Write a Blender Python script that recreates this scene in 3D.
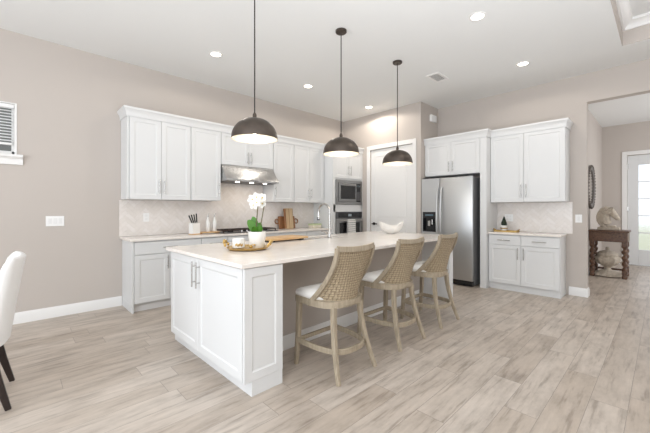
import bpy, bmesh, math, random
from mathutils import Vector, Matrix
random.seed(7)
PI = math.pi
for o in list(bpy.data.objects): bpy.data.objects.remove(o, do_unlink=True)
scene = bpy.context.scene
COL = scene.collection

# ------------------------------------------------------------------ camera
cam_data = bpy.data.cameras.new('camera')
cam = bpy.data.objects.new('camera', cam_data); COL.objects.link(cam)
cam.location = (0, 0, 1.28)
cam.rotation_euler = (PI/2, 0, math.radians(46.24-90))
cam_data.sensor_width = 36.0
cam_data.lens = 324.3/650*36
cam_data.shift_y = -7.05/650
cam_data.clip_start = 0.02
scene.camera = cam

# ------------------------------------------------------------------ world, exposure, large lights
world = bpy.data.worlds.new('world'); scene.world = world
world.use_nodes = True
bg = world.node_tree.nodes['Background']
bg.inputs[0].default_value = (0.925, 0.988, 1.065, 1)
bg.inputs[1].default_value = 1.42
vs = scene.view_settings
vs.view_transform = 'Standard'; vs.look = 'None'; vs.gamma = 1.0
vs.exposure = -0.09
vs.use_curve_mapping = False

def area_light(name, loc, rot, sx, sy, power, color=(1, 1, 1)):
    d = bpy.data.lights.new(name, 'AREA'); d.shape = 'RECTANGLE'; d.size = sx; d.size_y = sy
    d.energy = power; d.color = color
    o = bpy.data.objects.new(name, d); COL.objects.link(o); o.location = loc; o.rotation_euler = rot
    return o
# unseen fill lamp added behind the camera, then daylight from the open left side
area_light('fill_behind', (1.5, -4.4, 1.45), (PI/2, 0, 0), 5.0, 2.5, 12, (0.925, 0.988, 1.065))
area_light('daylight_side', (-2.9, 1.2, 1.5), (PI/2, 0, -PI/2), 4.0, 2.4, 108, (0.925, 0.988, 1.065))
# unseen lamp added behind the camera, aimed up to brighten the ceiling
area_light('ceiling_fill', (0.0, -1.3, 0.9), (PI, 0, 0), 3.8, 3.0, 270, (0.925, 0.988, 1.065))
area_light('hall_fill', (8.3, -2.15, 1.7), (PI/2, 0, 0), 2.4, 2.2, 70, (0.95, 0.985, 1.03))  # unseen fill added by the right-hand wall to brighten the hall

# ------------------------------------------------------------------ materials
def rgb(r, g, b):
    f = lambda c: ((c/255+0.055)/1.055)**2.4 if c/255 > 0.04045 else c/255/12.92
    return (f(r), f(g), f(b), 1)
def mat(name, color, rough=0.5, metal=0.0, noise=0, nscale=8, bump=0, bscale=60, emit=0, ecol=None, spec=None, stretch=None):
    m = bpy.data.materials.new(name); m.use_nodes = True
    nt = m.node_tree; b = nt.nodes['Principled BSDF']
    b.inputs['Base Color'].default_value = color
    b.inputs['Roughness'].default_value = rough
    b.inputs['Metallic'].default_value = metal
    if spec is not None: b.inputs['Specular IOR Level'].default_value = spec
    if emit:
        b.inputs['Emission Color'].default_value = ecol or color
        b.inputs['Emission Strength'].default_value = emit
    if noise or bump:
        tc = nt.nodes.new('ShaderNodeTexCoord'); mp = nt.nodes.new('ShaderNodeMapping')
        nt.links.new(tc.outputs['Object'], mp.inputs[0])
        if stretch: mp.inputs['Scale'].default_value = stretch
        n = nt.nodes.new('ShaderNodeTexNoise'); n.inputs['Scale'].default_value = nscale; n.inputs['Detail'].default_value = 4
        nt.links.new(mp.outputs[0], n.inputs['Vector'])
        if noise:
            mx = nt.nodes.new('ShaderNodeMix'); mx.data_type = 'RGBA'
            mx.inputs['A'].default_value = tuple(c*(1-noise) for c in color[:3])+(1,)
            mx.inputs['B'].default_value = tuple(min(1, c*(1+noise)) for c in color[:3])+(1,)
            nt.links.new(n.outputs['Fac'], mx.inputs['Factor']); nt.links.new(mx.outputs['Result'], b.inputs['Base Color'])
        if bump:
            n2 = nt.nodes.new('ShaderNodeTexNoise'); n2.inputs['Scale'].default_value = bscale
            nt.links.new(mp.outputs[0], n2.inputs['Vector'])
            bp = nt.nodes.new('ShaderNodeBump'); bp.inputs['Strength'].default_value = bump; bp.inputs['Distance'].default_value = 0.004
            nt.links.new(n2.outputs['Fac'], bp.inputs['Height']); nt.links.new(bp.outputs[0], b.inputs['Normal'])
    return m

class NT:
    def __init__(s, m): s.nt = m.node_tree
    def n(s, t, **k):
        o = s.nt.nodes.new(t)
        for a, v in k.items(): setattr(o, a, v)
        return o
    def l(s, a, b): s.nt.links.new(a, b)
    def math(s, op, a, b=None):
        o = s.n('ShaderNodeMath', operation=op)
        for i, v in enumerate((a, b)):
            if v is None: continue
            if isinstance(v, (int, float)): o.inputs[i].default_value = v
            else: s.l(v, o.inputs[i])
        return o.outputs[0]
    def ramp(s, fac, stops):
        o = s.n('ShaderNodeValToRGB'); e = o.color_ramp.elements
        e[0].position, e[0].color = stops[0]; e[1].position, e[1].color = stops[-1]
        for p, c in stops[1:-1]:
            q = e.new(p); q.color = c
        s.l(fac, o.inputs[0]); return o.outputs[0]
    def mix(s, f, a, b, blend='MIX'):
        o = s.n('ShaderNodeMix', data_type='RGBA', blend_type=blend)
        for k, v in (('Factor', f), ('A', a), ('B', b)):
            if isinstance(v, (int, float, tuple)): o.inputs[k].default_value = v
            else: s.l(v, o.inputs[k])
        return o.outputs['Result']

def floor_material():
    m = mat('plank_tile', rgb(200, 188, 176), 0.38); g = NT(m); b = g.nt.nodes['Principled BSDF']
    tc = g.n('ShaderNodeTexCoord'); sp = g.n('ShaderNodeSeparateXYZ'); g.l(tc.outputs['Object'], sp.inputs[0])
    W, L = 0.187, 1.22
    ry = g.math('DIVIDE', g.math('ADD', sp.outputs['Y'], 10*W-0.345+W), W)
    row = g.math('FLOOR', ry); fy = g.math('FRACT', ry)
    wn = g.n('ShaderNodeTexWhiteNoise', noise_dimensions='1D'); g.l(row, wn.inputs['W'])
    rx = g.math('ADD', g.math('DIVIDE', sp.outputs['X'], L), g.math('ADD', wn.outputs['Value'], 20.0))
    cx = g.math('FLOOR', rx); fx = g.math('FRACT', rx)
    cb = g.n('ShaderNodeCombineXYZ'); g.l(row, cb.inputs[0]); g.l(cx, cb.inputs[1])
    w2 = g.n('ShaderNodeTexWhiteNoise', noise_dimensions='3D'); g.l(cb.outputs[0], w2.inputs['Vector'])
    # grain, shifted for each plank
    sh = g.n('ShaderNodeCombineXYZ')
    g.l(g.math('ADD', g.math('MULTIPLY', sp.outputs['X'], 1.6), g.math('MULTIPLY', w2.outputs['Value'], 37.0)), sh.inputs[0])
    g.l(g.math('ADD', g.math('MULTIPLY', sp.outputs['Y'], 15.0), g.math('MULTIPLY', w2.outputs['Value'], 91.0)), sh.inputs[1])
    n1 = g.n('ShaderNodeTexNoise'); n1.inputs['Scale'].default_value = 1.5; n1.inputs['Detail'].default_value = 6; n1.inputs['Roughness'].default_value = 0.6
    g.l(sh.outputs[0], n1.inputs['Vector'])
    sh2 = g.n('ShaderNodeCombineXYZ')
    g.l(g.math('ADD', g.math('MULTIPLY', sp.outputs['X'], 1.3), g.math('MULTIPLY', w2.outputs['Value'], 17.0)), sh2.inputs[0])
    g.l(g.math('ADD', g.math('MULTIPLY', sp.outputs['Y'], 3.2), g.math('MULTIPLY', w2.outputs['Value'], 53.0)), sh2.inputs[1])
    n2 = g.n('ShaderNodeTexNoise'); n2.inputs['Scale'].default_value = 2.2; n2.inputs['Detail'].default_value = 5; n2.inputs['Roughness'].default_value = 0.65
    g.l(sh2.outputs[0], n2.inputs['Vector'])
    tone = g.ramp(w2.outputs['Value'], [(0.0, rgb(184, 171, 158)), (0.5, rgb(191, 179, 167)), (1.0, rgb(199, 188, 177))])
    grain = g.ramp(n1.outputs['Fac'], [(0.34, (0.68, 0.66, 0.64, 1)), (0.46, (0.95, 0.94, 0.93, 1)), (0.68, (1.06, 1.06, 1.06, 1))])
    c = g.mix(1.0, tone, grain, 'MULTIPLY')
    smoke = g.ramp(n2.outputs['Fac'], [(0.36, (0.78, 0.765, 0.75, 1)), (0.5, (0.965, 0.96, 0.955, 1)), (0.68, (1.09, 1.085, 1.08, 1))])
    c = g.mix(0.9, c, smoke, 'MULTIPLY')
    ey = g.math('MINIMUM', fy, g.math('SUBTRACT', 1.0, fy)); ex = g.math('MINIMUM', fx, g.math('SUBTRACT', 1.0, fx))
    gy = g.math('LESS_THAN', ey, 0.0016/W); gx = g.math('LESS_THAN', ex, 0.0018/L)
    grout = g.math('MAXIMUM', gy, gx)
    c = g.mix(grout, c, rgb(150, 139, 129))
    g.l(c, b.inputs['Base Color'])
    bp = g.n('ShaderNodeBump'); bp.inputs['Strength'].default_value = 0.25; bp.inputs['Distance'].default_value = 0.002
    g.l(g.math('SUBTRACT', n1.outputs['Fac'], grout), bp.inputs['Height']); g.l(bp.outputs[0], b.inputs['Normal'])
    return m

def tile_material():
    m = mat('marble_tile', rgb(228, 224, 219), 0.22); g = NT(m); b = g.nt.nodes['Principled BSDF']
    ge = g.n('ShaderNodeNewGeometry'); tc = g.n('ShaderNodeTexCoord')
    n = g.n('ShaderNodeTexNoise'); n.inputs['Scale'].default_value = 5; n.inputs['Detail'].default_value = 8; n.inputs['Distortion'].default_value = 1.2
    g.l(tc.outputs['Object'], n.inputs['Vector'])
    base = g.ramp(ge.outputs['Random Per Island'], [(0, rgb(232, 225, 218)), (0.5, rgb(236, 229, 223)), (1, rgb(239, 233, 228))])
    vein = g.ramp(n.outputs['Fac'], [(0.42, (1, 1, 1, 1)), (0.5, (0.96, 0.955, 0.95, 1)), (0.56, (1, 1, 1, 1))])
    g.l(g.mix(1.0, base, vein, 'MULTIPLY'), b.inputs['Base Color'])
    return m

def wood_material(name, c0, c1, scale=(1, 1, 1), rough=0.5, sc=6):
    m = mat(name, c0, rough); g = NT(m); b = g.nt.nodes['Principled BSDF']
    tc = g.n('ShaderNodeTexCoord'); mp = g.n('ShaderNodeMapping'); mp.inputs['Scale'].default_value = scale
    g.l(tc.outputs['Object'], mp.inputs[0])
    n = g.n('ShaderNodeTexNoise'); n.inputs['Scale'].default_value = sc; n.inputs['Detail'].default_value = 6; n.inputs['Distortion'].default_value = 0.6
    g.l(mp.outputs[0], n.inputs['Vector'])
    g.l(g.ramp(n.outputs['Fac'], [(0.3, c0), (0.7, c1)]), b.inputs['Base Color'])
    return m

def weave_material():
    m = mat('rattan_weave', rgb(196, 178, 150), 0.65); g = NT(m); b = g.nt.nodes['Principled BSDF']
    uv = g.n('ShaderNodeUVMap'); sp = g.n('ShaderNodeSeparateXYZ'); g.l(uv.outputs[0], sp.inputs[0])
    N = 18.0; K = 21.0
    su = g.math('SINE', g.math('MULTIPLY', sp.outputs['X'], PI*N)); sv = g.math('SINE', g.math('MULTIPLY', sp.outputs['Y'], PI*K))
    ab = lambda x: g.math('ABSOLUTE', x)
    prod = g.math('MULTIPLY', su, sv)                        # checker sign picks the strand on top
    top = g.math('GREATER_THAN', prod, 0.0)
    hu = g.math('MULTIPLY', ab(su), 1.0); hv = g.math('MULTIPLY', ab(sv), 1.0)
    a = g.math('MULTIPLY', top, g.math('POWER', hu, 0.5)); c = g.math('MULTIPLY', g.math('SUBTRACT', 1.0, top), g.math('POWER', hv, 0.5))
    h = g.math('ADD', a, c)
    nz = g.n('ShaderNodeTexNoise'); nz.inputs['Scale'].default_value = 60; tc = g.n('ShaderNodeTexCoord'); g.l(tc.outputs['Object'], nz.inputs['Vector'])
    col = g.ramp(h, [(0.22, rgb(98, 81, 61)), (0.6, rgb(156, 138, 112)), (1.0, rgb(184, 167, 140))])
    col = g.mix(0.5, col, g.ramp(nz.outputs['Fac'], [(0.35, (0.75, 0.73, 0.7, 1)), (0.65, (1.1, 1.1, 1.1, 1))]), 'MULTIPLY')
    g.l(col, b.inputs['Base Color'])
    bp = g.n('ShaderNodeBump'); bp.inputs['Strength'].default_value = 0.8; bp.inputs['Distance'].default_value = 0.006
    g.l(h, bp.inputs['Height']); g.l(bp.outputs[0], b.inputs['Normal'])
    return m

def glass_material(name, tint=(1, 1, 1, 1), rough=0.0):
    m = bpy.data.materials.new(name); m.use_nodes = True; g = NT(m)
    b = g.nt.nodes['Principled BSDF']; b.inputs['Base Color'].default_value = tint
    b.inputs['Roughness'].default_value = rough; b.inputs['Transmission Weight'].default_value = 1.0; b.inputs['IOR'].default_value = 1.05 if rough == 0 else 1.2
    return m

def marble_veined(name, c, v, rough, sc):
    m = mat(name, c, rough); g = NT(m); b = g.nt.nodes['Principled BSDF']
    tc = g.n('ShaderNodeTexCoord'); n = g.n('ShaderNodeTexNoise'); n.inputs['Scale'].default_value = sc; n.inputs['Detail'].default_value = 7; n.inputs['Distortion'].default_value = 1.5
    g.l(tc.outputs['Object'], n.inputs['Vector'])
    g.l(g.ramp(n.outputs['Fac'], [(0.40, c), (0.5, v), (0.58, c)]), b.inputs['Base Color'])
    return m

def stainless(name, c, stretch, rough=0.3):
    m = mat(name, c, rough, 1.0); g = NT(m); b = g.nt.nodes['Principled BSDF']
    tc = g.n('ShaderNodeTexCoord'); mp = g.n('ShaderNodeMapping'); mp.inputs['Scale'].default_value = stretch
    g.l(tc.outputs['Object'], mp.inputs[0])
    n = g.n('ShaderNodeTexNoise'); n.inputs['Scale'].default_value = 12; n.inputs['Detail'].default_value = 3
    g.l(mp.outputs[0], n.inputs['Vector'])
    r = g.n('ShaderNodeMapRange'); r.inputs['To Min'].default_value = rough-0.08; r.inputs['To Max'].default_value = rough+0.1
    g.l(n.outputs['Fac'], r.inputs['Value']); g.l(r.outputs[0], b.inputs['Roughness'])
    return m

M = dict(
    wall=mat('greige_paint', rgb(197, 188, 180), 0.85, bump=0.05, bscale=180),
    ceil=mat('ceiling_paint', rgb(236, 236, 234), 0.9, bump=0.1, bscale=90),
    trim=mat('white_trim', rgb(238, 236, 233), 0.45),
    cab=mat('white_lacquer', rgb(224, 224, 223), 0.4),
    kick=mat('toe_kick_white', rgb(222, 220, 218), 0.5),
    floor=floor_material(), tile=tile_material(),
    grout=mat('grout', rgb(222, 215, 208), 0.8),
    quartz=marble_veined('warm_quartz', rgb(244, 237, 230), rgb(239, 231, 223), 0.16, 2.5),
    chrome=mat('brushed_nickel', rgb(190, 188, 185), 0.25, 1.0),
    steel=stainless('stainless_steel', rgb(198, 199, 199), (1, 1, 40), 0.38),
    steel_m=stainless('stainless_oven', rgb(150, 150, 150), (1, 1, 40), 0.35),
    steel_h=stainless('stainless_hood', rgb(180, 179, 178), (40, 1, 1), 0.28),
    steel_dark=mat('dark_steel', rgb(95, 95, 97), 0.4, 0.6),
    fridge_side=mat('grey_painted_steel', rgb(128, 128, 130), 0.5, 0.2),
    black=mat('black_gloss', rgb(22, 22, 24), 0.15), blackm=mat('black_matte', rgb(25, 24, 24), 0.55),
    iron=mat('cast_iron', rgb(62, 48, 42), 0.5, 0.3),
    bronze=mat('aged_bronze', rgb(84, 75, 68), 0.38, 0.7, noise=0.35, nscale=14, bump=0.15, bscale=40),
    silverleaf=mat('silver_leaf', rgb(216, 208, 194), 0.4, 0.3, noise=0.22, nscale=18),
    stoolwood=wood_material('limed_oak', rgb(148, 135, 115), rgb(178, 163, 141), (6, 6, 1), 0.5, 8),
    weave=weave_material(),
    cushion=mat('cream_linen', rgb(234, 230, 224), 0.9, bump=0.2, bscale=300),
    darkwood=wood_material('dark_walnut', rgb(66, 45, 34), rgb(116, 84, 62), (2, 8, 8), 0.4, 5),
    espresso=mat('espresso_wood', rgb(38, 26, 22), 0.4),
    whitefab=mat('white_upholstery', rgb(236, 234, 232), 0.9, noise=0.02, nscale=40, bump=0.25, bscale=220),
    acacia=wood_material('acacia', rgb(120, 78, 48), rgb(168, 116, 74), (8, 8, 1), 0.5, 6),
    lightboard=wood_material('striped_maple', rgb(150, 112, 74), rgb(222, 198, 160), (40, 1, 0.3), 0.5, 1.2),
    oakboard=wood_material('oak_board', rgb(196, 156, 108), rgb(222, 186, 140), (1, 8, 8), 0.5, 5),
    gold=mat('antique_gold', rgb(196, 164, 104), 0.32, 0.9, noise=0.2, nscale=30),
    ceramic=mat('white_ceramic', rgb(240, 238, 234), 0.25),
    matwhite=mat('matt_white', rgb(238, 235, 230), 0.7, noise=0.04, nscale=10, bump=0.3, bscale=60),
    leaf=mat('orchid_leaf', rgb(78, 128, 44), 0.4, noise=0.3, nscale=12),
    stem=mat('orchid_stem', rgb(96, 90, 58), 0.6),
    petal=mat('orchid_petal', rgb(246, 244, 238), 0.6), throat=mat('orchid_throat', rgb(222, 196, 92), 0.6),
    soil=mat('moss', rgb(84, 78, 50), 0.95, noise=0.4, nscale=60),
    tree=mat('dark_green_foliage', rgb(34, 44, 30), 0.8, noise=0.4, nscale=50, bump=0.5, bscale=90),
    stone=mat('carved_limestone', rgb(188, 176, 160), 0.85, noise=0.4, nscale=26, bump=1.0, bscale=30),
    mirror=mat('mirror_glass', rgb(225, 228, 230), 0.02, 1.0),
    mirrorframe=mat('dark_beaded_frame', rgb(104, 96, 90), 0.45, 0.4, noise=0.4, nscale=30),
    plate=mat('switch_plate', rgb(243, 242, 240), 0.35), plate_in=mat('switch_rocker', rgb(234, 233, 231), 0.3),
    lamp=mat('lamp_glow', rgb(255, 246, 230), 0.5, emit=9, ecol=(1, 0.93, 0.82, 1)),
    bulb=mat('bulb_glow', rgb(255, 244, 222), 0.5, emit=9, ecol=(1, 0.9, 0.74, 1)),
    glass=glass_material('clear_glass'), frost=glass_material('frosted_glass', (1, 1, 1, 1), 0.25),
    blind=mat('blind_slat', rgb(240, 239, 237), 0.5),
    lawn=mat('lawn', rgb(196, 196, 168), 0.95, noise=0.3, nscale=30), pave=mat('concrete_path', rgb(190, 186, 178), 0.9, noise=0.08, nscale=6),
    knob=mat('oil_rubbed_bronze', rgb(48, 42, 40), 0.4, 0.6),
    paleg=mat('pale_green_card', rgb(196, 206, 160), 0.6), cream=mat('cream_card', rgb(234, 226, 206), 0.6),
    siding=mat('backdrop_render', rgb(226, 220, 210), 0.9, noise=0.05, nscale=3),
)

# ------------------------------------------------------------------ mesh helpers
def NB(): return bmesh.new()
def box(bm, x0, x1, y0, y1, z0, z1, bev=0, seg=1):
    v = [bm.verts.new(p) for p in ((x0,y0,z0),(x1,y0,z0),(x1,y1,z0),(x0,y1,z0),(x0,y0,z1),(x1,y0,z1),(x1,y1,z1),(x0,y1,z1))]
    fs = [bm.faces.new([v[i] for i in q]) for q in ((0,3,2,1),(4,5,6,7),(0,1,5,4),(1,2,6,5),(2,3,7,6),(3,0,4,7))]
    if bev:
        es = list({e for f in fs for e in f.edges})
        bmesh.ops.bevel(bm, geom=es, offset=bev, segments=seg, affect='EDGES', profile=0.5)
def lathe(bm, prof, c=(0, 0, 0), n=32, mod=None, cap=True):
    """prof = [(r, z)...]; mod(theta, i) scales the radius"""
    rings = []
    for i, (r, z) in enumerate(prof):
        ring = []
        for k in range(n):
            t = 2*PI*k/n; rr = r*(mod(t, i) if mod else 1)
            ring.append(bm.verts.new((c[0]+rr*math.cos(t), c[1]+rr*math.sin(t), c[2]+z)))
        rings.append(ring)
    for a, b in zip(rings, rings[1:]):
        for k in range(n): bm.faces.new((a[k], a[(k+1) % n], b[(k+1) % n], b[k]))
    if cap:
        if prof[0][0] > 1e-6: bm.faces.new(rings[0][::-1])
        if prof[-1][0] > 1e-6: bm.faces.new(rings[-1])
def frames(pts):
    P = [Vector(p) for p in pts]; T = []
    for i in range(len(P)):
        a = P[max(0, i-1)]; b = P[min(len(P)-1, i+1)]; T.append((b-a).normalized())
    up = Vector((0, 0, 1)) if abs(T[0].z) < 0.95 else Vector((1, 0, 0))
    N = (up - T[0]*up.dot(T[0])).normalized(); out = []
    for i, t in enumerate(T):
        N = (N - t*N.dot(t)).normalized(); out.append((P[i], t, N, t.cross(N)))
    return out
def tube(bm, pts, r, n=10, closed=False):
    fr = frames(pts); R = r if isinstance(r, (list, tuple)) else [r]*len(pts); rings = []
    for (p, t, a, b), rr in zip(fr, R):
        rings.append([bm.verts.new(p+a*rr*math.cos(2*PI*k/n)+b*rr*math.sin(2*PI*k/n)) for k in range(n)])
    for q, s in zip(rings, rings[1:]):
        for k in range(n): bm.faces.new((q[k], q[(k+1) % n], s[(k+1) % n], s[k]))
    bm.faces.new(rings[0][::-1]); bm.faces.new(rings[-1])
def strip(bm, pts, wa, wb, closed=False, up=None):
    """rectangular-section bar along pts; wa = size along the 'side' axis, wb = size along the up axis"""
    P = [Vector(p) for p in pts]; n = len(P); rings = []
    for i in range(n):
        a = P[(i-1) % n] if closed else P[max(0, i-1)]; b = P[(i+1) % n] if closed else P[min(n-1, i+1)]
        t = (b-a).normalized(); u = Vector(up or (0, 0, 1)); u = (u-t*u.dot(t)).normalized(); s = t.cross(u)
        A = (wa[i] if isinstance(wa, (list, tuple)) else wa)/2; B = (wb[i] if isinstance(wb, (list, tuple)) else wb)/2
        c = 0.25*min(A, B)
        rings.append([bm.verts.new(P[i]+s*x+u*z) for x, z in ((-A,-B+c),(-A+c,-B),(A-c,-B),(A,-B+c),(A,B-c),(A-c,B),(-A+c,B),(-A,B-c))])
    m = 8
    for i in range(n if closed else n-1):
        q, s = rings[i], rings[(i+1) % n]
        for k in range(m): bm.faces.new((q[k], q[(k+1) % m], s[(k+1) % m], s[k]))
    if not closed: bm.faces.new(rings[0][::-1]); bm.faces.new(rings[-1])
def prism(bm, poly, z0, z1, top_inset=0):
    a = [bm.verts.new((x, y, z0)) for x, y in poly]; b = [bm.verts.new((x, y, z1)) for x, y in poly]; n = len(poly)
    for i in range(n): bm.faces.new((a[i], a[(i+1) % n], b[(i+1) % n], b[i]))
    bm.faces.new(a[::-1]); bm.faces.new(b)
def sweep_profile(bm, path, prof):
    """path: plan polyline; prof: [(out, z)] closed loop; outwards is to the right of travel, corners mitred"""
    P = [Vector((x, y)) for x, y in path]; n = len(P); rings = []
    nr = lambda a, b: Vector(((b-a).y, -(b-a).x)).normalized()
    for i in range(n):
        if i == 0: m = nr(P[0], P[1]); k = 1
        elif i == n-1: m = nr(P[-2], P[-1]); k = 1
        else:
            a = nr(P[i-1], P[i]); b = nr(P[i], P[i+1]); m = (a+b).normalized(); k = 1/max(0.2, m.dot(a))
        rings.append([bm.verts.new((P[i].x+m.x*o*k, P[i].y+m.y*o*k, z)) for o, z in prof])
    q = len(prof)
    for a, b in zip(rings, rings[1:]):
        for k in range(q): bm.faces.new((a[k], a[(k+1) % q], b[(k+1) % q], b[k]))
    bm.faces.new(rings[0]); bm.faces.new(rings[-1][::-1])
def ellipsoid(bm, c, rx, ry, rz, n=12, rot=None):
    r = bmesh.ops.create_uvsphere(bm, u_segments=n, v_segments=max(6, n//2), radius=1)
    mt = Matrix.Translation(c) @ (rot or Matrix()) @ Matrix.Diagonal((rx, ry, rz, 1))
    bmesh.ops.transform(bm, matrix=mt, verts=r['verts'])
def cylx(bm, p0, p1, r, n=14): tube(bm, [p0, p1], r, n)

def obj(name, bm, material, parent=None, smooth=True, sharp=38, loc=None):
    bmesh.ops.recalc_face_normals(bm, faces=bm.faces)
    if smooth:
        lim = math.radians(sharp)
        for f in bm.faces: f.smooth = True
        for e in bm.edges:
            if len(e.link_faces) != 2 or e.calc_face_angle(0) > lim: e.smooth = False
    me = bpy.data.meshes.new(name); bm.to_mesh(me); bm.free()
    for m in (material if isinstance(material, list) else [material]): me.materials.append(m)
    o = bpy.data.objects.new(name, me); COL.objects.link(o)
    if parent: o.parent = parent
    if loc: o.location = loc
    return o
def tag(o, label, cat, group=None, kind=None):
    o['label'] = label; o['category'] = cat
    if group: o['group'] = group
    if kind: o['kind'] = kind
    return o
def thing(name, label, cat, loc=(0, 0, 0), rz=0, group=None, kind=None):
    o = bpy.data.objects.new(name, None); COL.objects.link(o); o.empty_display_size = 0.1
    o.location = loc; o.rotation_euler = (0, 0, rz)
    return tag(o, label, cat, group, kind)
def copy_tree(o, parent=None):
    c = o.copy(); COL.objects.link(c)
    if parent: c.parent = parent
    for ch in list(o.children): copy_tree(ch, c)
    return c
def struct(name, bm, m, label, cat, parent=None):
    o = obj(name, bm, m, parent)
    if not parent: tag(o, label, cat, kind='structure')
    return o

def shaker(bm, x0, x1, z0, z1, yf, t=0.02, rail=0.058, rec=0.007):
    """door with a recessed flat panel; front face at y = yf looking to -y"""
    c = 0.002
    def R(i, y): return [bm.verts.new(p) for p in ((x0+i, y, z0+i), (x1-i, y, z0+i), (x1-i, y, z1-i), (x0+i, y, z1-i))]
    L = [R(0, yf+t), R(0, yf+c), R(c, yf), R(rail, yf), R(rail+0.005, yf+rec*0.55), R(rail+0.012, yf+rec)]
    for a, b in zip(L, L[1:]):
        for k in range(4): bm.faces.new((a[k], a[(k+1) % 4], b[(k+1) % 4], b[k]))
    bm.faces.new(L[0][::-1]); bm.faces.new(L[-1])
def pull(bm, x, z, yf, length=0.18, vertical=True, r=0.006, off=0.032):
    h = length/2
    if vertical:
        cylx(bm, (x, yf-off, z-h), (x, yf-off, z+h), r)
        for s in (-1, 1): cylx(bm, (x, yf+0.001, z+s*h*0.62), (x, yf-off, z+s*h*0.62), r*0.85, 8)
    else:
        cylx(bm, (x-h, yf-off, z), (x+h, yf-off, z), r)
        for s in (-1, 1): cylx(bm, (x+s*h*0.62, yf+0.001, z), (x+s*h*0.62, yf-off, z), r*0.85, 8)
def door_part(parent, x0, x1, z0, z1, yf, hx=None, hz=None, hl=0.18):
    b = NB(); shaker(b, x0, x1, z0, z1, yf); d = obj('door', b, M['cab'], parent, smooth=False)
    if hx is not None:
        b = NB(); pull(b, hx, hz, yf, hl); obj('handle', b, M['chrome'], d)
    return d
def drawer_part(parent, x0, x1, z0, z1, yf, hl=0.18, flat=True):
    b = NB()
    if flat: box(b, x0, x1, yf, yf+0.02, z0, z1, 0.003)
    else: shaker(b, x0, x1, z0, z1, yf, rail=0.035)
    d = obj('drawer', b, M['cab'], parent, smooth=False)
    if hl:
        b = NB(); pull(b, (x0+x1)/2, (z0+z1)/2, yf, hl, False); obj('handle', b, M['chrome'], d)
    return d

# ------------------------------------------------------------------ the setting
CE = 3.26; YC = 5.01; XB = 6.02; XP = 5.38
b = NB(); box(b, -4, 10.39, -4.5, 5.13, -0.1, 0); struct('floor', b, M['floor'], 'pale greige wood-look plank tile floor', 'floor')
# ceiling with the raised tray over the living side
TX1, TY1, TX0, TY0, TH = 5.316, 0.349, 0.6, -3.2, 0.27
b = NB()
box(b, -4, TX0, -4.5, 5.13, CE, CE+0.1); box(b, TX1, 10.39, -4.5, 5.13, CE, CE+0.1)
box(b, TX0, TX1, TY1, 5.13, CE, CE+0.1); box(b, TX0, TX1, -4.5, TY0, CE, CE+0.1)
box(b, TX0-0.1, TX1+0.1, TY0-0.1, TY1+0.1, CE+TH, CE+TH+0.1)
struct('ceiling', b, M['ceil'], 'flat off-white ceiling over kitchen and hall', 'ceiling')
b = NB()
box(b, TX1, TX1+0.08, TY0-0.08, TY1+0.08, CE+0.1, CE+TH); box(b, TX0-0.08, TX0, TY0-0.08, TY1+0.08, CE+0.1, CE+TH)
box(b, TX0, TX1, TY1, TY1+0.08, CE+0.1, CE+TH); box(b, TX0, TX1, TY0-0.08, TY0, CE+0.1, CE+TH)
box(b, TX1-0.006, TX1, TY0, TY1, CE, CE+TH); box(b, TX0, TX1-0.006, TY1-0.006, TY1, CE, CE+TH)
struct('trim_1', b, M['wall'], 'greige side of the raised ceiling tray', 'tray side')
b = NB(); pr = [(0, CE+TH-0.1), (0.02, CE+TH-0.1), (0.03, CE+TH-0.075), (0.075, CE+TH-0.035), (0.09, CE+TH-0.03), (0.09, CE+TH), (0, CE+TH)]
sweep_profile(b, [(TX0+.006, TY1-0.006), (TX1-0.006, TY1-0.006), (TX1-0.006, TY0)], pr)
struct('trim_2', b, M['trim'], 'white crown moulding inside the raised ceiling tray', 'moulding')

# cook wall (left) with the high window
WX0, WX1, WZ0, WZ1 = -0.98, 0.02, 1.89, 2.465
b = NB()
YW = YC+0.002; XW = XB+0.002
box(b, -4, WX0, YW, YC+0.12, 0, CE); box(b, WX1, XP+0.1, YW, YC+0.12, 0, CE)
box(b, WX0, WX1, YW, YC+0.12, 0, WZ0); box(b, WX0, WX1, YW, YC+0.12, WZ1, CE)
struct('wall_left', b, M['wall'], 'greige wall behind the cooktop', 'wall')
OY1, OY0, OZ, WT = 0.775, -1.25, 2.845, 0.14
b = NB(); box(b, XW, XB+WT, OY1, 3.2, 0, CE); box(b, XW, XB+WT, -4.5, OY0, 0, CE); box(b, XW, XB+WT, OY0, OY1, OZ, CE)
struct('wall_back', b, M['wall'], 'greige wall behind the fridge with wide hall opening', 'wall')
PD0, PD1, PDZ = 3.245, 4.245, 2.515
b = NB()
box(b, XP, XP+0.12, 3.08, PD0, 0, CE); box(b, XP, XP+0.12, PD1, YC, 0, CE); box(b, XP, XP+0.12, PD0, PD1, PDZ, CE)
box(b, XP+0.12, XB, 3.08, 3.2, 0, CE)
struct('wall_pantry', b, M['wall'], 'greige pantry wall between oven cabinet and fridge', 'wall')
b = NB(); box(b, -4, XB, -4.62, -4.5, 0, CE); struct('wall_right', b, M['wall'], 'greige wall of the living side behind the camera', 'wall')
HX, HY = 10.25, 1.03
FD0, FD1, FDZ = -0.40, 0.585, 2.53
b = NB(); box(b, XB+WT, HX, HY, HY+0.12, 0, CE); struct('wall_hall_left', b, M['wall'], 'greige hall wall behind the console table', 'wall')
b = NB(); box(b, HX, HX+0.14, FD1, HY+0.12, 0, CE); box(b, HX, HX+0.14, -2.2, FD0, 0, CE); box(b, HX, HX+0.14, FD0, FD1, FDZ, CE)
struct('wall_hall_end', b, M['wall'], 'greige end wall of the hall around the front door', 'wall')
b = NB(); box(b, XB+WT, HX, -2.32, -2.2, 0, CE); struct('wall_hall_right', b, M['wall'], 'greige right-hand wall of the hall', 'wall')
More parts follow.
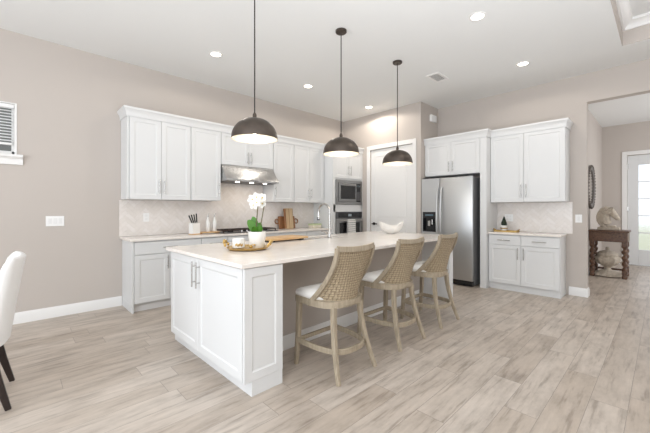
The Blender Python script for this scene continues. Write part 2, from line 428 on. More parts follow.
b = NB(); box(b, 5.5, 6.02, 3.2, 5.01, 0.0, 0.005); 
bm_ = b; b.free()

BB = [(0, 0), (0.016, 0), (0.016, 0.092), (0.012, 0.102), (0.010, 0.114), (0.005, 0.126), (0, 0.126)]
def bb(name, path, label):
    b = NB(); sweep_profile(b, path, BB); struct(name, b, M['trim'], label, 'baseboard')
bb('baseboard_left', [(-4, YC), (1.035, YC)], 'white baseboard along the bare part of the cook wall')
bb('baseboard_back', [(XB, 0.985), (XB, OY1), (XB+WT, OY1), (XB+WT, HY)], 'white baseboard wrapping the wall end beside the hall opening')
bb('baseboard_pantry', [(XP, 3.165), (XP, 3.08)], 'white baseboard stub right of the pantry door')
bb('baseboard_hall_left', [(XB+WT, HY), (HX, HY)], 'white baseboard behind the hall console table')
bb('baseboard_hall_end', [(HX, HY), (HX, FD1+0.09)], 'white baseboard left of the front door')

# window_1
w = thing('window_1', 'small high window at the left edge of the photo', 'window', kind='structure')
b = NB()
for q in ((WX0, WX0+0.045, WZ0, WZ1), (WX1-0.045, WX1, WZ0, WZ1), (WX0, WX1, WZ0, WZ0+0.045), (WX0, WX1, WZ1-0.045, WZ1)):
    box(b, q[0], q[1], YC+0.07, YC+0.115, q[2], q[3], 0.004)
obj('window_frame', b, M['trim'], w)
b = NB(); box(b, WX0+0.04, WX1-0.04, YC+0.09, YC+0.096, WZ0+0.04, WZ1-0.04); obj('glass_pane', b, M['glass'], w)
b = NB()
box(b, WX0-0.02, WX1+0.025, YC-0.01, YC, WZ0-0.01, WZ1+0.02, 0.003)
box(b, WX0, WX1, YC-0.012, YC, WZ0, WZ1)
b.free()
b = NB()
sweep_profile(b, [(WX0-0.04, YC+0.07), (WX0-0.04, YC), (WX1+0.05, YC), (WX1+0.05, YC+.002)][1:3], [(0, WZ0-0.11), (0.018, WZ0-0.11), (0.024, WZ0-0.05), (0.05, WZ0-0.028), (0.055, WZ0-0.025), (0.055, WZ0), (0, WZ0)])
obj('window_sill', b, M['trim'], w)
b = NB(); box(b, WX1-0.02, WX1-0.0005, YC-0.004, YC+0.07, WZ0, WZ1-0.0005); box(b, WX0+0.0005, WX0+0.02, YC-0.004, YC+0.07, WZ0, WZ1-0.0005); box(b, WX0+0.02, WX1-0.02, YC-0.004, YC+0.07, WZ1-0.012, WZ1-0.0005)
obj('window_jamb', b, M['trim'], w)
b = NB(); box(b, -6, 3.0, 7.6, 7.8, 0, 3.4); struct('window_backdrop', b, mat('backdrop_grey', rgb(128, 128, 124), 0.9, noise=0.06, nscale=3), 'grey backdrop added outside the high window to darken the blind gaps', 'wall')  # added backdrop, keeps the bright sky out of the blind gaps
t = thing('window_blind', 'white slatted blind half lowered in the small high window', 'blind', (WX1-0.02, YC+0.025, WZ1-0.013))
b = NB(); box(b, -0.95, -0.003, -0.022, 0.03, -0.045, -0.002, 0.004); obj('headrail', b, M['blind'], t)
b = NB()
for k in range(11):
    z = -0.075-k*0.033
    v = [b.verts.new(p) for p in ((-0.95, -0.016, z-0.008), (-0.006, -0.016, z-0.008), (-0.006, 0.02, z+0.008), (-0.95, 0.02, z+0.008))]
    v2 = [b.verts.new((p.co.x, p.co.y, p.co.z+0.003)) for p in v]
    for i in range(4): b.faces.new((v[i], v[(i+1) % 4], v2[(i+1) % 4], v2[i]))
    b.faces.new(v[::-1]); b.faces.new(v2)
obj('slats', b, M['blind'], t)
b = NB(); box(b, -0.95, -0.015, -0.016, 0.022, -0.455, -0.43, 0.004); obj('bottom_rail', b, M['blind'], t)

# door_1: pantry door.  local x runs along -y of the world
d1 = thing('door_1', 'tall white two-panel pantry door with white casing', 'door', (XP, (PD0+PD1)/2, 0), -PI/2, kind='structure')
hw = (PD1-PD0)/2
b = NB()
def two_panel(b, x0, x1, z0, z1, yf, t, panels):
    c = 0.002
    box(b, x0, x1, yf+0.009, yf+t, z0, z1)
    xs0, xs1 = panels[0][0], panels[0][1]
    box(b, x0, xs0, yf, yf+0.0095, z0, z1, c); box(b, xs1, x1, yf, yf+0.0095, z0, z1, c)
    zz = [z0]+[v for p in panels for v in (p[2], p[3])]+[z1]
    for k in range(0, len(zz), 2): box(b, xs0, xs1, yf, yf+0.0095, zz[k], zz[k+1], c)
    for (a, d, e, f) in panels: box(b, a+0.03, d-0.03, yf+0.002, yf+0.0095, e+0.03, f-0.03, 0.006)
two_panel(b, -hw+0.005, hw-0.005, 0.008, PDZ-0.006, 0.018, 0.045, [(-hw+0.125, hw-0.125, 0.22, 0.95), (-hw+0.125, hw-0.125, 1.10, PDZ-0.15)])
dd = obj('door_panel', b, M['trim'], d1, smooth=False)
b = NB(); cylx(b, (-hw+0.085, 0.0175, 0.985), (-hw+0.085, 0.008, 0.985), 0.03, 18); cylx(b, (-hw+0.085, 0.008, 0.985), (-hw+0.085, -0.04, 0.985), 0.012)
cylx(b, (-hw+0.075, -0.045, 0.985), (-hw+0.20, -0.045, 0.985), 0.011); obj('door_handle', b, M['knob'], dd)
b = NB(); cw = 0.085
box(b, -hw-cw, -hw, -0.018, 0, 0, PDZ+cw, 0.004); box(b, hw, hw+cw-.01, -0.018, 0, 0, PDZ+cw, 0.004); box(b, -hw, hw, -0.018, 0, PDZ, PDZ+cw, 0.004)
obj('door_casing', b, M['trim'], d1)
# door_2: front door at the end of the hall
d2 = thing('door_2', 'white glazed front door at the end of the hall', 'door', (HX, (FD0+FD1)/2, 0), -PI/2, kind='structure')
hw = (FD1-FD0)/2
b = NB(); g0, g1, h0, h1 = -hw+0.19, hw-0.19, 0.36, 2.30
box(b, -hw+0.005, g0, 0.03, 0.075, 0.01, FDZ-0.01, 0.003); box(b, g1, hw-0.005, 0.03, 0.075, 0.01, FDZ-0.01, 0.003)
box(b, g0, g1, 0.03, 0.075, 0.01, h0, 0.003); box(b, g0, g1, 0.03, 0.075, h1, FDZ-0.01, 0.003)
dd = obj('door_panel', b, M['cab'], d2)
b = NB()
for k in range(1, 5): z = h0+(h1-h0)*k/5; box(b, g0, g1, 0.04, 0.065, z-0.012, z+0.012)
obj('muntins', b, M['cab'], dd)
b = NB(); box(b, g0-0.005, g1+0.005, 0.050, 0.056, h0-0.005, h1+0.005); obj('glass_pane', b, M['frost'], dd)
for z in (0.3, 1.3, 2.28):
    b = NB(); cylx(b, (-hw-0.002, 0.024, z-0.05), (-hw-0.002, 0.024, z+0.05), 0.008); box(b, -hw-0.018, -hw+0.022, 0.026, 0.031, z-0.05, z+0.05); obj('hinge', b, M['chrome'], d2)
b = NB(); box(b, -hw-0.09, -hw, -0.018, 0, 0, FDZ+0.09, 0.004); box(b, hw, hw+0.09, -0.018, 0, 0, FDZ+0.09, 0.004); box(b, -hw, hw, -0.018, 0, FDZ, FDZ+0.09, 0.004)
obj('door_casing', b, M['trim'], d2)
b = NB(); box(b, -hw, hw, -0.01, 0.1, 0, 0.012); obj('threshold', b, M['chrome'], d2)
# outside, seen through the front door glass
b = NB(); box(b, HX+0.14, 40, -14, 14, -0.16, -0.06); struct('ground', b, M['lawn'], 'lawn outside the front door', 'ground')
b = NB(); box(b, HX+0.14, 14, -1.4, 1.6, -0.06, -0.03); struct('path', b, M['pave'], 'pale porch path outside the front door', 'path')

# ------------------------------------------------------------------ backsplashes (herringbone tiles with real joints)
def clip(poly, ax, lim, keep_less):
    out = []
    for i in range(len(poly)):
        p, q = poly[i], poly[(i+1) % len(poly)]
        ip = (p[ax] <= lim) == keep_less or p[ax] == lim; iq = (q[ax] <= lim) == keep_less or q[ax] == lim
        if ip: out.append(p)
        if ip != iq:
            t = (lim-p[ax])/(q[ax]-p[ax]); out.append(tuple(p[k]+t*(q[k]-p[k]) for k in (0, 1)))
    return out
def herringbone(rects, W=0.05, n=3, gap=0.0028, t0=0.003, t1=0.007):
    """tiles in local x/z on a plane facing -y"""
    bt = NB(); bgm = NB(); s = math.sqrt(0.5)
    for (x0, x1, z0, z1) in rects:
        box(bgm, x0, x1, -0.004, 0, z0, z1)
        R = int((abs(x1-x0)+abs(z1-z0)+0.6)/W)+4
        cx, cz = rects[0][0], rects[0][2]
        for a in range(-R-20, R+20):
            for c in range(-R-20, R+20):
                mm = (a-c) % (2*n)
                if mm == 0: q = (a*W, c*W, (a+n)*W, (c+1)*W)
                elif mm == 2*n-1: q = (a*W, c*W, (a+1)*W, (c+n)*W)
                else: continue
                g = gap/2; p = [(q[0]+g, q[1]+g), (q[2]-g, q[1]+g), (q[2]-g, q[3]-g), (q[0]+g, q[3]-g)]
                p = [(cx+(u-v)*s, cz+(u+v)*s) for u, v in p]
                if max(v[0] for v in p) < x0 or min(v[0] for v in p) > x1 or max(v[1] for v in p) < z0 or min(v[1] for v in p) > z1: continue
                for ax, lim, less in ((0, x0, False), (0, x1, True), (1, z0, False), (1, z1, True)):
                    if p: p = clip(p, ax, lim, less)
                if len(p) < 3: continue
                f = [bt.verts.new((u, -t1, v)) for u, v in p]; k = [bt.verts.new((u, -t0, v)) for u, v in p]
                try:
                    bt.faces.new(f)
                    for i in range(len(p)): bt.faces.new((f[i], k[i], k[(i+1) % len(p)], f[(i+1) % len(p)]))
                except ValueError: pass
    bmesh.ops.remove_doubles(bt, verts=bt.verts, dist=1e-7)
    return bt, bgm
t = thing('backsplash', 'marble herringbone backsplash running behind the cooktop', 'backsplash', (0, YC, 0))
bt, bgm = herringbone([(1.004, 4.468, 0.917, 1.408), (2.29, 3.235, 1.408, 1.712)])
obj('grout_bed', bgm, M['grout'], t); obj('tiles', bt, M['tile'], t, smooth=False)
t = thing('backsplash', 'short marble herringbone backsplash right of the fridge', 'backsplash', (XB, 1.985, 0), -PI/2)
bt, bgm = herringbone([(0.0, 1.045, 0.917, 1.392)])
obj('grout_bed', bgm, M['grout'], t); obj('tiles', bt, M['tile'], t, smooth=False)

# ------------------------------------------------------------------ cook wall cabinets
UZ0, UZ1, UY = 1.412, 2.475, 4.68
GU = 'white wall cabinets on the cook wall'
def wall_cabinet(label, x0, x1, z0, z1, doors, stile_l=0):
    t = thing('wall_cabinet', label, 'cabinet', (x0, YC, z0), 0, GU)
    w = x1-x0; h = z1-z0; yf = UY-YC
    b = NB(); box(b, 0.001, w-0.001, yf+0.021, 0, 0, h, 0.0015)
    if stile_l: box(b, 0.001, stile_l-0.003, yf+0.002, yf+0.022, 0, h, 0.001)
    obj('cabinet_body', b, M['cab'], t)
    for (a, c, hs, hz) in doors:
        hx = None if hs is None else (c-0.032 if hs == 'r' else a+0.032)
        door_part(t, a+0.002, c-0.002, 0.003, h-0.003, yf, hx, hz, 0.19)
    return t
wall_cabinet('two-door white wall cabinet at the left end of the cook wall', 1.025, 1.825, UZ0, UZ1, [(0.025, 0.407, 'r', 0.17), (0.407, 0.798, 'l', 0.17)], 0.025)
wall_cabinet('single-door white wall cabinet just left of the hood', 1.825, 2.283, UZ0, UZ1, [(0.004, 0.454, 'r', 0.17)])
wall_cabinet('short two-door white wall cabinet above the range hood', 2.283, 3.243, 1.975, UZ1, [(0.004, 0.480, 'r', 0.13), (0.480, 0.956, 'l', 0.13)])
wall_cabinet('single-door white wall cabinet just right of the hood', 3.243, 3.70, UZ0, UZ1, [(0.004, 0.453, 'l', 0.17)])
wall_cabinet('two-door white wall cabinet beside the tall oven cabinet', 3.70, 4.465, UZ0, UZ1, [(0.004, 0.375, 'r', 0.17), (0.375, 0.755, 'l', 0.17)])
# tall oven cabinet
TX, TW, TY = 4.468, 0.905, 4.45
t = thing('oven_cabinet', 'tall white cabinet housing the microwave and oven', 'cabinet', (TX, YC, 0))
yf = TY-YC; b = NB()
mz0, mz1, oz0, oz1, ax0, ax1 = 1.375, 1.875, 0.50, 1.235, 0.075, 0.865
box(b, 0, 0.02, yf+0.0, 0, 0.0, UZ1); box(b, TW-0.02, TW, yf, 0, 0, UZ1); box(b, 0.02, TW-0.02, -0.02, 0, 0.1, UZ1)
for (p, q) in ((0.1, oz0), (oz1, mz0), (mz1, UZ1)): box(b, 0.02, TW-0.02, yf+(0.021 if p < 0.2 or q > 2 else 0), -0.02, p, q)
for (p, q) in ((0.02, ax0), (ax1, TW-0.02)):
    box(b, p, q, yf, yf+0.03, 0.1, UZ1)
box(b, 0.02, TW-0.02, yf+0.07, -0.02, 0, 0.1)
obj('cabinet_body', b, M['cab'], t)
door_part(t, ax0-0.01, (ax0+ax1)/2-0.002, mz1+0.03, UZ1-0.02, yf-0.001, (ax0+ax1)/2-0.035, mz1+0.19, 0.19)
door_part(t, (ax0+ax1)/2+0.002, ax1+0.01, mz1+0.03, UZ1-0.02, yf-0.001, (ax0+ax1)/2+0.035, mz1+0.19, 0.19)
drawer_part(t, ax0-0.01, ax1+0.01, 0.12, oz0-0.03, yf-0.001)
# built-in microwave
t = thing('microwave', 'built-in stainless microwave above the wall oven', 'microwave', (TX+ax0, TY, mz0))
w = ax1-ax0; h = mz1-mz0
b = NB(); box(b, 0.01, w-0.01, 0.002, 0.40, 0.01, h-0.01); obj('microwave_body', b, M['steel_dark'], t)
b = NB(); box(b, 0.003, w-0.003, -0.022, 0.002, 0.003, 0.06, 0.003); box(b, 0.003, w-0.003, -0.022, 0.002, h-0.06, h-0.003, 0.003)
box(b, 0.003, 0.06, -0.022, 0.002, 0.06, h-0.06, 0.003); box(b, w-0.06, w-0.003, -0.022, 0.002, 0.06, h-0.06, 0.003); obj('trim_kit', b, M['steel_m'], t)
b = NB()
for q in ((0.065, 0.12, 0.065, h-0.065), (w-0.22, w-0.20, 0.065, h-0.065), (0.12, w-0.22, 0.065, 0.115), (0.12, w-0.22, h-0.115, h-0.065)): box(b, q[0], q[1], -0.034, 0.0, q[2], q[3], 0.002)
md = obj('microwave_door', b, M['steel_m'], t)
b = NB(); box(b, 0.12, w-0.22, -0.028, -0.004, 0.115, h-0.115); obj('window', b, M['black'], md)
b = NB(); box(b, w-0.20, w-0.068, -0.034, 0.0, 0.065, h-0.065, 0.002); cp = obj('control_panel', b, M['black'], t)
b = NB(); box(b, w-0.19, w-0.08, -0.036, -0.033, h-0.13, h-0.095); obj('display', b, mat('lcd', rgb(60, 70, 72), 0.2), cp)
b = NB(); box(b, w-0.186, w-0.088, -0.036, -0.033, 0.09, 0.27)
obj('keypad', b, mat('keys', rgb(70, 70, 72), 0.4), cp)
b = NB(); cylx(b, (0.15, -0.06, h-0.085), (w-0.25, -0.06, h-0.085), 0.007)
for q in (0.18, w-0.28): cylx(b, (q, -0.033, h-0.085), (q, -0.06, h-0.085), 0.005, 8)
obj('handle', b, M['chrome'], md)
# wall oven
t = thing('wall_oven', 'built-in stainless wall oven below the microwave', 'oven', (TX+ax0, TY, oz0))
h = oz1-oz0
b = NB(); box(b, 0.01, w-0.01, 0.002, 0.5, 0.01, h-0.01); obj('oven_body', b, M['steel_dark'], t)
b = NB(); box(b, 0.003, w-0.003, -0.025, 0.002, h-0.13, h-0.003, 0.003); cp = obj('control_panel', b, M['steel_dark'], t)
b = NB(); box(b, 0.06, w-0.06, -0.028, -0.02, h-0.115, h-0.02); fc = obj('touch_glass', b, M['black'], cp)
b = NB(); box(b, w/2-0.05, w/2+0.05, -0.030, -0.027, h-0.095, h-0.045); obj('display', b, mat('oven_lcd', rgb(140, 150, 155), 0.2), cp)
b = NB()
for q in ((0.003, 0.085, 0.01, h-0.14), (w-0.085, w-0.003, 0.01, h-0.14), (0.085, w-0.085, 0.01, 0.12), (0.085, w-0.085, h-0.22, h-0.14)): box(b, q[0], q[1], -0.035, 0.002, q[2], q[3], 0.003)
od = obj('oven_door', b, M['steel_m'], t)
b = NB(); box(b, 0.085, w-0.085, -0.03, -0.005, 0.12, h-0.22); obj('window', b, M['black'], od)
b = NB(); cylx(b, (0.05, -0.08, h-0.175), (w-0.05, -0.08, h-0.175), 0.011)
for q in (0.09, w-0.09): cylx(b, (q, -0.034, h-0.175), (q, -0.08, h-0.175), 0.008, 8)
obj('handle', b, M['chrome'], od)
# a striped tea towel hangs from the oven handle
b = NB(); n = 12
pts = [(0.012*math.sin(i/n*PI*5), i/n) for i in range(n+1)]
prof = [(-0.066, -0.40), (-0.0655, -0.2), (-0.066, 0.0), (-0.08, 0.0135), (-0.0945, 0.0), (-0.096, -0.2), (-0.098, -0.46)]
gr = [[b.verts.new((w/2-0.13+0.23*u, y+0.0*s, z)) for s, u in pts] for y, z in prof]
for r0, r1 in zip(gr, gr[1:]):
    for k in range(n): b.faces.new((r0[k], r0[k+1], r1[k+1], r1[k]))
tw = mat('striped_cotton', rgb(232, 230, 226), 0.9); g = NT(tw)
tc = g.n('ShaderNodeTexCoord'); sp = g.n('ShaderNodeSeparateXYZ'); g.l(tc.outputs['Object'], sp.inputs[0])
st = g.math('GREATER_THAN', g.math('FRACT', g.math('MULTIPLY', sp.outputs['Z'], 24.0)), 0.68)
g.l(g.mix(st, rgb(236, 234, 230), rgb(150, 148, 146)), g.nt.nodes['Principled BSDF'].inputs['Base Color'])
o = obj('tea_towel', b, tw, None, loc=(TX+ax0, TY, oz0+h-0.175)); tag(o, 'white tea towel with grey stripes hanging on the oven handle', 'towel')
s = o.modifiers.new('thick', 'SOLIDIFY'); s.thickness = 0.003; s.offset = 1
# crown moulding
CR = [(0.001, UZ1-0.012), (0.012, UZ1-0.012), (0.014, UZ1+0.02), (0.020, UZ1+0.045), (0.036, UZ1+0.075), (0.041, UZ1+0.08), (0.041, UZ1+0.105), (0.001, UZ1+0.105)]
b = NB(); sweep_profile(b, [(1.025, YC), (1.025, UY), (TX, UY), (TX, TY), (XP, TY)], CR)
tag(obj('crown_molding', b, M['cab']), 'white crown moulding topping the cook wall cabinets', 'molding')

# range hood
t = thing('range_hood', 'slanted stainless range hood over the cooktop', 'range hood', (2.29, YC, 1.715))
w = 0.945; b = NB()
poly = [(0, 0.0), (-0.50, 0.0), (-0.50, 0.035), (-0.34, 0.225), (-0.34, 0.256), (0, 0.256)]
a = [b.verts.new((0, y, z)) for y, z in poly]; c = [b.verts.new((w, y, z)) for y, z in poly]
for i in range(6): b.faces.new((a[i], a[(i+1) % 6], c[(i+1) % 6], c[i]))
b.faces.new(a); b.faces.new(c[::-1]); bmesh.ops.bevel(b, geom=list(b.edges), offset=0.003, segments=1, affect='EDGES')
obj('hood_shell', b, M['steel_h'], t)
b = NB(); box(b, 0.03, w-0.03, -0.46, -0.05, -0.006, 0.001); obj('filter', b, M['steel_dark'], t)
for k in (0.22, 0.47, 0.72):
    b = NB(); lathe(b, [(0.032, 0), (0.032, 0.008)], (k*w/0.945, -0.42, -0.013), 16); obj('hood_light', b, M['lamp'], t)
for k in range(4):
    b = NB(); cylx(b, (w/2-0.06+k*0.04, -0.501, 0.018), (w/2-0.06+k*0.04, -0.508, 0.018), 0.008, 10); obj('button', b, M['blackm'], t)
d = bpy.data.lights.new('hood_glow', 'AREA'); d.size = 0.6; d.size_y = 0.12; d.shape = 'RECTANGLE'; d.energy = 1.2; d.color = (1, 0.84, 0.66)
o = bpy.data.objects.new('hood_glow', d); COL.objects.link(o); o.parent = t; o.location = (w/2, -0.30, -0.03)

# base cabinets of the cook wall
BY = 4.50; GB = 'white base cabinets on the cook wall'
def base_cabinet(label, x0, x1, doors, drawers, end=False):
    t = thing('base_cabinet', label, 'cabinet', (x0, YC, 0), 0, GB); w = x1-x0; yf = BY-YC
    b = NB(); box(b, 0.001, w-0.001, yf+0.021, 0, 0.1, 0.884)
    if end: box(b, 0, 0.018, yf+0.021, 0, 0, 0.1); 
    if end: box(b, -0.001, 0.02, yf, yf+0.021, 0.0, 0.884, 0.001)
    obj('cabinet_body', b, M['cab'], t)
    b = NB(); box(b, 0.018 if end else 0.001, w-0.001, yf+0.06, 0, 0, 0.1); obj('toe_kick', b, M['kick'], t)
    for (p, q) in drawers: drawer_part(t, p+0.002, q-0.002, 0.715, 0.870, yf)
    for (p, q, s) in doors: door_part(t, p+0.002, q-0.002, 0.112, 0.708, yf, q-0.032 if s == 'r' else p+0.032, 0.60, 0.18)
    return t
base_cabinet('white base cabinet with one drawer at the left end of the cook wall', 1.04, 1.90, [(0.024, 0.44, 'r'), (0.44, 0.858, 'l')], [(0.024, 0.858)], True)
base_cabinet('narrow white base cabinet under the oil bottles', 1.90, 2.30, [(0.002, 0.398, 'r')], [(0.002, 0.398)])
base_cabinet('white base cabinet below the cooktop', 2.30, 3.23, [(0.002, 0.465, 'r'), (0.465, 0.928, 'l')], [(0.002, 0.465), (0.465, 0.928)])
base_cabinet('white base cabinet below the leaning cutting boards', 3.23, 3.85, [(0.002, 0.31, 'r'), (0.31, 0.618, 'l')], [(0.002, 0.618)])
base_cabinet('white base cabinet next to the tall oven cabinet', 3.85, 4.466, [(0.002, 0.308, 'r'), (0.308, 0.614, 'l')], [(0.002, 0.614)])
# worktop, cut around the cooktop
b = NB(); cz0, cz1 = 0.885, 0.915
box(b, 1.012, 4.466, BY-0.025, YC-0.009, cz0, cz1, 0.003)
tag(obj('countertop', b, M['quartz']), 'pale quartz countertop along the cook wall', 'countertop')
# gas cooktop
t = thing('cooktop', 'stainless gas cooktop with dark iron grates under the hood', 'cooktop', (2.275, 4.535, 0.9155))
w, dd_ = 0.97, 0.42
b = NB(); box(b, 0, w, 0, dd_, 0, 0.012, 0.004); obj('cooktop_pan', b, M['steel_dark'], t)
for k in range(3):
    b = NB(); x0 = 0.012+k*0.317; x1 = x0+0.312; y0, y1 = 0.075, dd_-0.012
    for (p, q) in (((x0, y0), (x1, y0)), ((x0, y1), (x1, y1)), ((x0, y0), (x0, y1)), ((x1, y0), (x1, y1)), ((x0, (y0+y1)/2), (x1, (y0+y1)/2)), (((x0+x1)/2, y0), ((x0+x1)/2, y1))):
        strip(b, [(p[0], p[1], 0.043), (q[0], q[1], 0.043)], 0.012, 0.016)
    for x in (x0, x1):
        for y in (y0, y1): box(b, x-0.008, x+0.008, y-0.008, y+0.008, 0.011, 0.042)
    obj('grate', b, M['iron'], t)
for (x, y, r) in ((0.168, 0.15, 0.04), (0.168, 0.33, 0.035), (0.485, 0.235, 0.055), (0.802, 0.15, 0.035), (0.802, 0.33, 0.04)):
    b = NB(); lathe(b, [(r*1.2, 0), (r*1.2, 0.008), (r, 0.009), (r, 0.018), (r*0.8, 0.022)], (x, y, 0.011), 20); obj('burner', b, M['blackm'], t)
for k in range(5):
    b = NB(); lathe(b, [(0.02, 0), (0.02, 0.006), (0.016, 0.008), (0.015, 0.03), (0.012, 0.032)], (0.30+k*0.092, 0.036, 0.011), 16); obj('knob', b, M['chrome'], t)

# knife holder with knives
t = thing('knife_holder', 'square white knife holder on the cook wall countertop', 'knife holder', (1.90, 4.74, 0.9155), 0.3)
b = NB(); 
for q in ((-0.062, -0.055, -0.045, 0.045), (0.055, 0.062, -0.045, 0.045), (-0.055, 0.055, -0.045, -0.038), (-0.055, 0.055, 0.038, 0.045)): box(b, q[0], q[1], q[2], q[3], 0.012, 0.165)
obj('holder_body', b, M['ceramic'], t)
b = NB(); box(b, -0.066, 0.066, -0.049, 0.049, 0, 0.013, 0.003); obj('holder_base', b, M['oakboard'], t)
kn = thing('knife', 'black-handled knife leaning furthest left in the white holder', 'knife', (1.90, 4.74, 1.083), 0, 'kitchen knives in the white holder')
b = NB(); box(b, -0.008, 0.008, -0.007, 0.007, 0.0, 0.125, 0.004, 2); obj('handle', b, M['blackm'], kn)
b = NB(); box(b, -0.007, 0.007, -0.001, 0.001, -0.06, 0.0); obj('blade', b, M['chrome'], kn)
lab = ['black-handled knife leaning furthest left in the white holder', 'black-handled knife second from the left in the white holder', 'upright black-handled knife second from the right in the white holder', 'black-handled knife furthest right and tallest in the white holder']
for k in range(4):
    o = kn if k == 0 else copy_tree(kn); o['label'] = lab[k]
    x = (-0.040, -0.014, 0.012, 0.038)[k]; o.location = (1.90+x, 4.74+x*0.3, 1.084+(0, .004, .002, .012)[k]); o.rotation_euler = (0.05, (-0.50, -0.38, -0.24, -0.12)[k], 0.3)
# oil bottles on a wooden tray
t = thing('wooden_tray', 'small wooden tray under the two oil bottles', 'tray', (2.14, 4.80, 0.9155))
b = NB(); box(b, -0.17, 0.15, -0.075, 0.075, 0.012, 0.028, 0.004); 
obj('tray_board', b, M['oakboard'], t)
for x in (-0.14, 0.12):
    b = NB(); box(b, x-0.015, x+0.015, -0.06, 0.06, 0, 0.012); obj('foot', b, M['acacia'], t)
def bottle(label, loc):
    t = thing('oil_bottle', label, 'bottle', loc, 0, 'oil bottles on the wooden tray')
    b = NB(); lathe(b, [(0.028, 0), (0.031, 0.004), (0.031, 0.13), (0.028, 0.15), (0.014, 0.19), (0.012, 0.215), (0.014, 0.22)], n=24); obj('bottle_body', b, M['ceramic'], t)
    b = NB(); lathe(b, [(0.011, 0.2195), (0.011, 0.235), (0.006, 0.24), (0.005, 0.258)], n=14); tube(b, [(0, 0, 0.253), (0.008, -0.004, 0.268), (0.016, -0.008, 0.272)], 0.004, 8); obj('pourer', b, M['chrome'], t)
bottle('white oil bottle on the left of the wooden tray', (2.125, 4.79, 0.9440))
bottle('white oil bottle on the right of the wooden tray', (2.235, 4.80, 0.9440))
# cutting boards leaning on the backsplash
t = thing('cutting_board', 'dark wooden board with ring handles leaning behind the striped board', 'cutting board', (3.73, 4.935, 0.917))
t.rotation_euler = (-0.16, 0, 0)
b = NB(); box(b, -0.19, 0.19, -0.022, 0.0, 0.0, 0.235, 0.008, 2); obj('board', b, M['acacia'], t)
for s in (-1, 1):
    b = NB(); pts = [(s*(0.225+0.042*math.cos(a)), -0.011, 0.14+0.042*math.sin(a)) for a in [2*PI*k/16 for k in range(17)]]; tube(b, pts, 0.011, 8); obj('ring_handle', b, M['acacia'], t)
t = thing('cutting_board', 'tall striped wooden board leaning in front of the dark board', 'cutting board', (3.72, 4.862, 0.917))
t.rotation_euler = (-0.115, 0, 0)
b = NB(); box(b, -0.105, 0.105, -0.022, 0.0, 0.0, 0.385, 0.012, 2); obj('board', b, M['lightboard'], t)
b = NB(); box(b, -0.105, -0.06, -0.0225, 0.0005, 0.012, 0.373, 0.003); obj('edge_strip', b, M['acacia'], t)
t = thing('recipe_box', 'pale green box lying near the oven cabinet end of the countertop', 'box', (4.30, 4.78, 0.9155))
b = NB(); box(b, -0.11, 0.11, -0.07, 0.07, 0, 0.06, 0.004); obj('box_body', b, M['cream'], t)
b = NB(); box(b, -0.114, 0.114, -0.074, 0.074, 0.055, 0.085, 0.004); obj('lid', b, M['paleg'], t)

# ------------------------------------------------------------------ fridge wall
FRX = 5.52; YP = 1.985
def rot_thing(name, label, cat, y, z=0, group=None, x=XB): return thing(name, label, cat, (x, y, z), -PI/2, group)
# cabinet over the fridge with its tall side panel; local x = -world y, local y = world x - XB
t = rot_thing('fridge_cabinet', 'white two-door cabinet bridging over the fridge', 'cabinet', 3.078)
yf = FRX-XB; w = 3.078-YP
b = NB(); box(b, 0.001, w, yf+0.021, 0, 1.885, UZ1); box(b, w-0.10, w, yf, yf+0.021, 1.885, UZ1); obj('cabinet_body', b, M['cab'], t)
b = NB(); box(b, w-0.10, w, yf, 0, 0, 1.884, 0.001); obj('side_panel', b, M['cab'], t)
sp_ = 3.078-2.575
door_part(t, 0.006, sp_-0.002, 1.89, UZ1-0.006, yf, sp_-0.035, 2.03, 0.18); door_part(t, sp_+0.002, w-0.105, 1.89, UZ1-0.006, yf, sp_+0.035, 2.03, 0.18)
t = rot_thing('wall_cabinet', 'wide white wall cabinet right of the fridge', 'cabinet', YP-0.002, 1.395)
w = 1.01; yf = 5.69-XB; h = UZ1-1.395
b = NB(); box(b, 0, w, yf+0.021, 0, 0, h, 0.0015); obj('cabinet_body', b, M['cab'], t)
sp_ = YP-1.50
door_part(t, 0.004, sp_-0.002, 0.003, h-0.006, yf, sp_-0.035, 0.17, 0.2); door_part(t, sp_+0.002, w-0.004, 0.003, h-0.006, yf, sp_+0.035, 0.17, 0.2)
b = NB(); sweep_profile(b, [(FRX, 3.078), (FRX, YP), (5.69, YP), (5.69, YP-0.002-w), (XB, YP-0.002-w)][0:5], CR)
tag(obj('crown_molding', b, M['cab']), 'white crown moulding topping the cabinets on the fridge wall', 'molding')
# base cabinet
t = rot_thing('base_cabinet', 'white two-drawer base cabinet right of the fridge', 'cabinet', YP-0.004)
w = 0.96; yf = 5.595-XB; sp_ = w*0.49
b = NB(); box(b, 0, w, yf+0.021, 0, 0.1, 0.884); box(b, w-0.018, w, yf+0.045, 0, 0, 0.1); obj('cabinet_body', b, M['cab'], t)
b = NB(); box(b, 0.0, w-0.018, yf+0.05, 0, 0, 0.1); obj('toe_kick', b, M['cab'], t)
for (p, q) in ((0.003, sp_), (sp_, w-0.003)):
    drawer_part(t, p+0.002, q-0.002, 0.722, 0.872, yf)
door_part(t, 0.005, sp_-0.002, 0.112, 0.716, yf, sp_-0.04, 0.60, 0.18); door_part(t, sp_+0.002, w-0.005, 0.112, 0.716, yf, sp_+0.04, 0.60, 0.18)
b = NB(); box(b, 5.57, XB-0.009, YP-0.004-w-0.02, YP-0.002, 0.885, 0.915, 0.003)
tag(obj('countertop', b, M['quartz']), 'short pale quartz countertop right of the fridge', 'countertop')

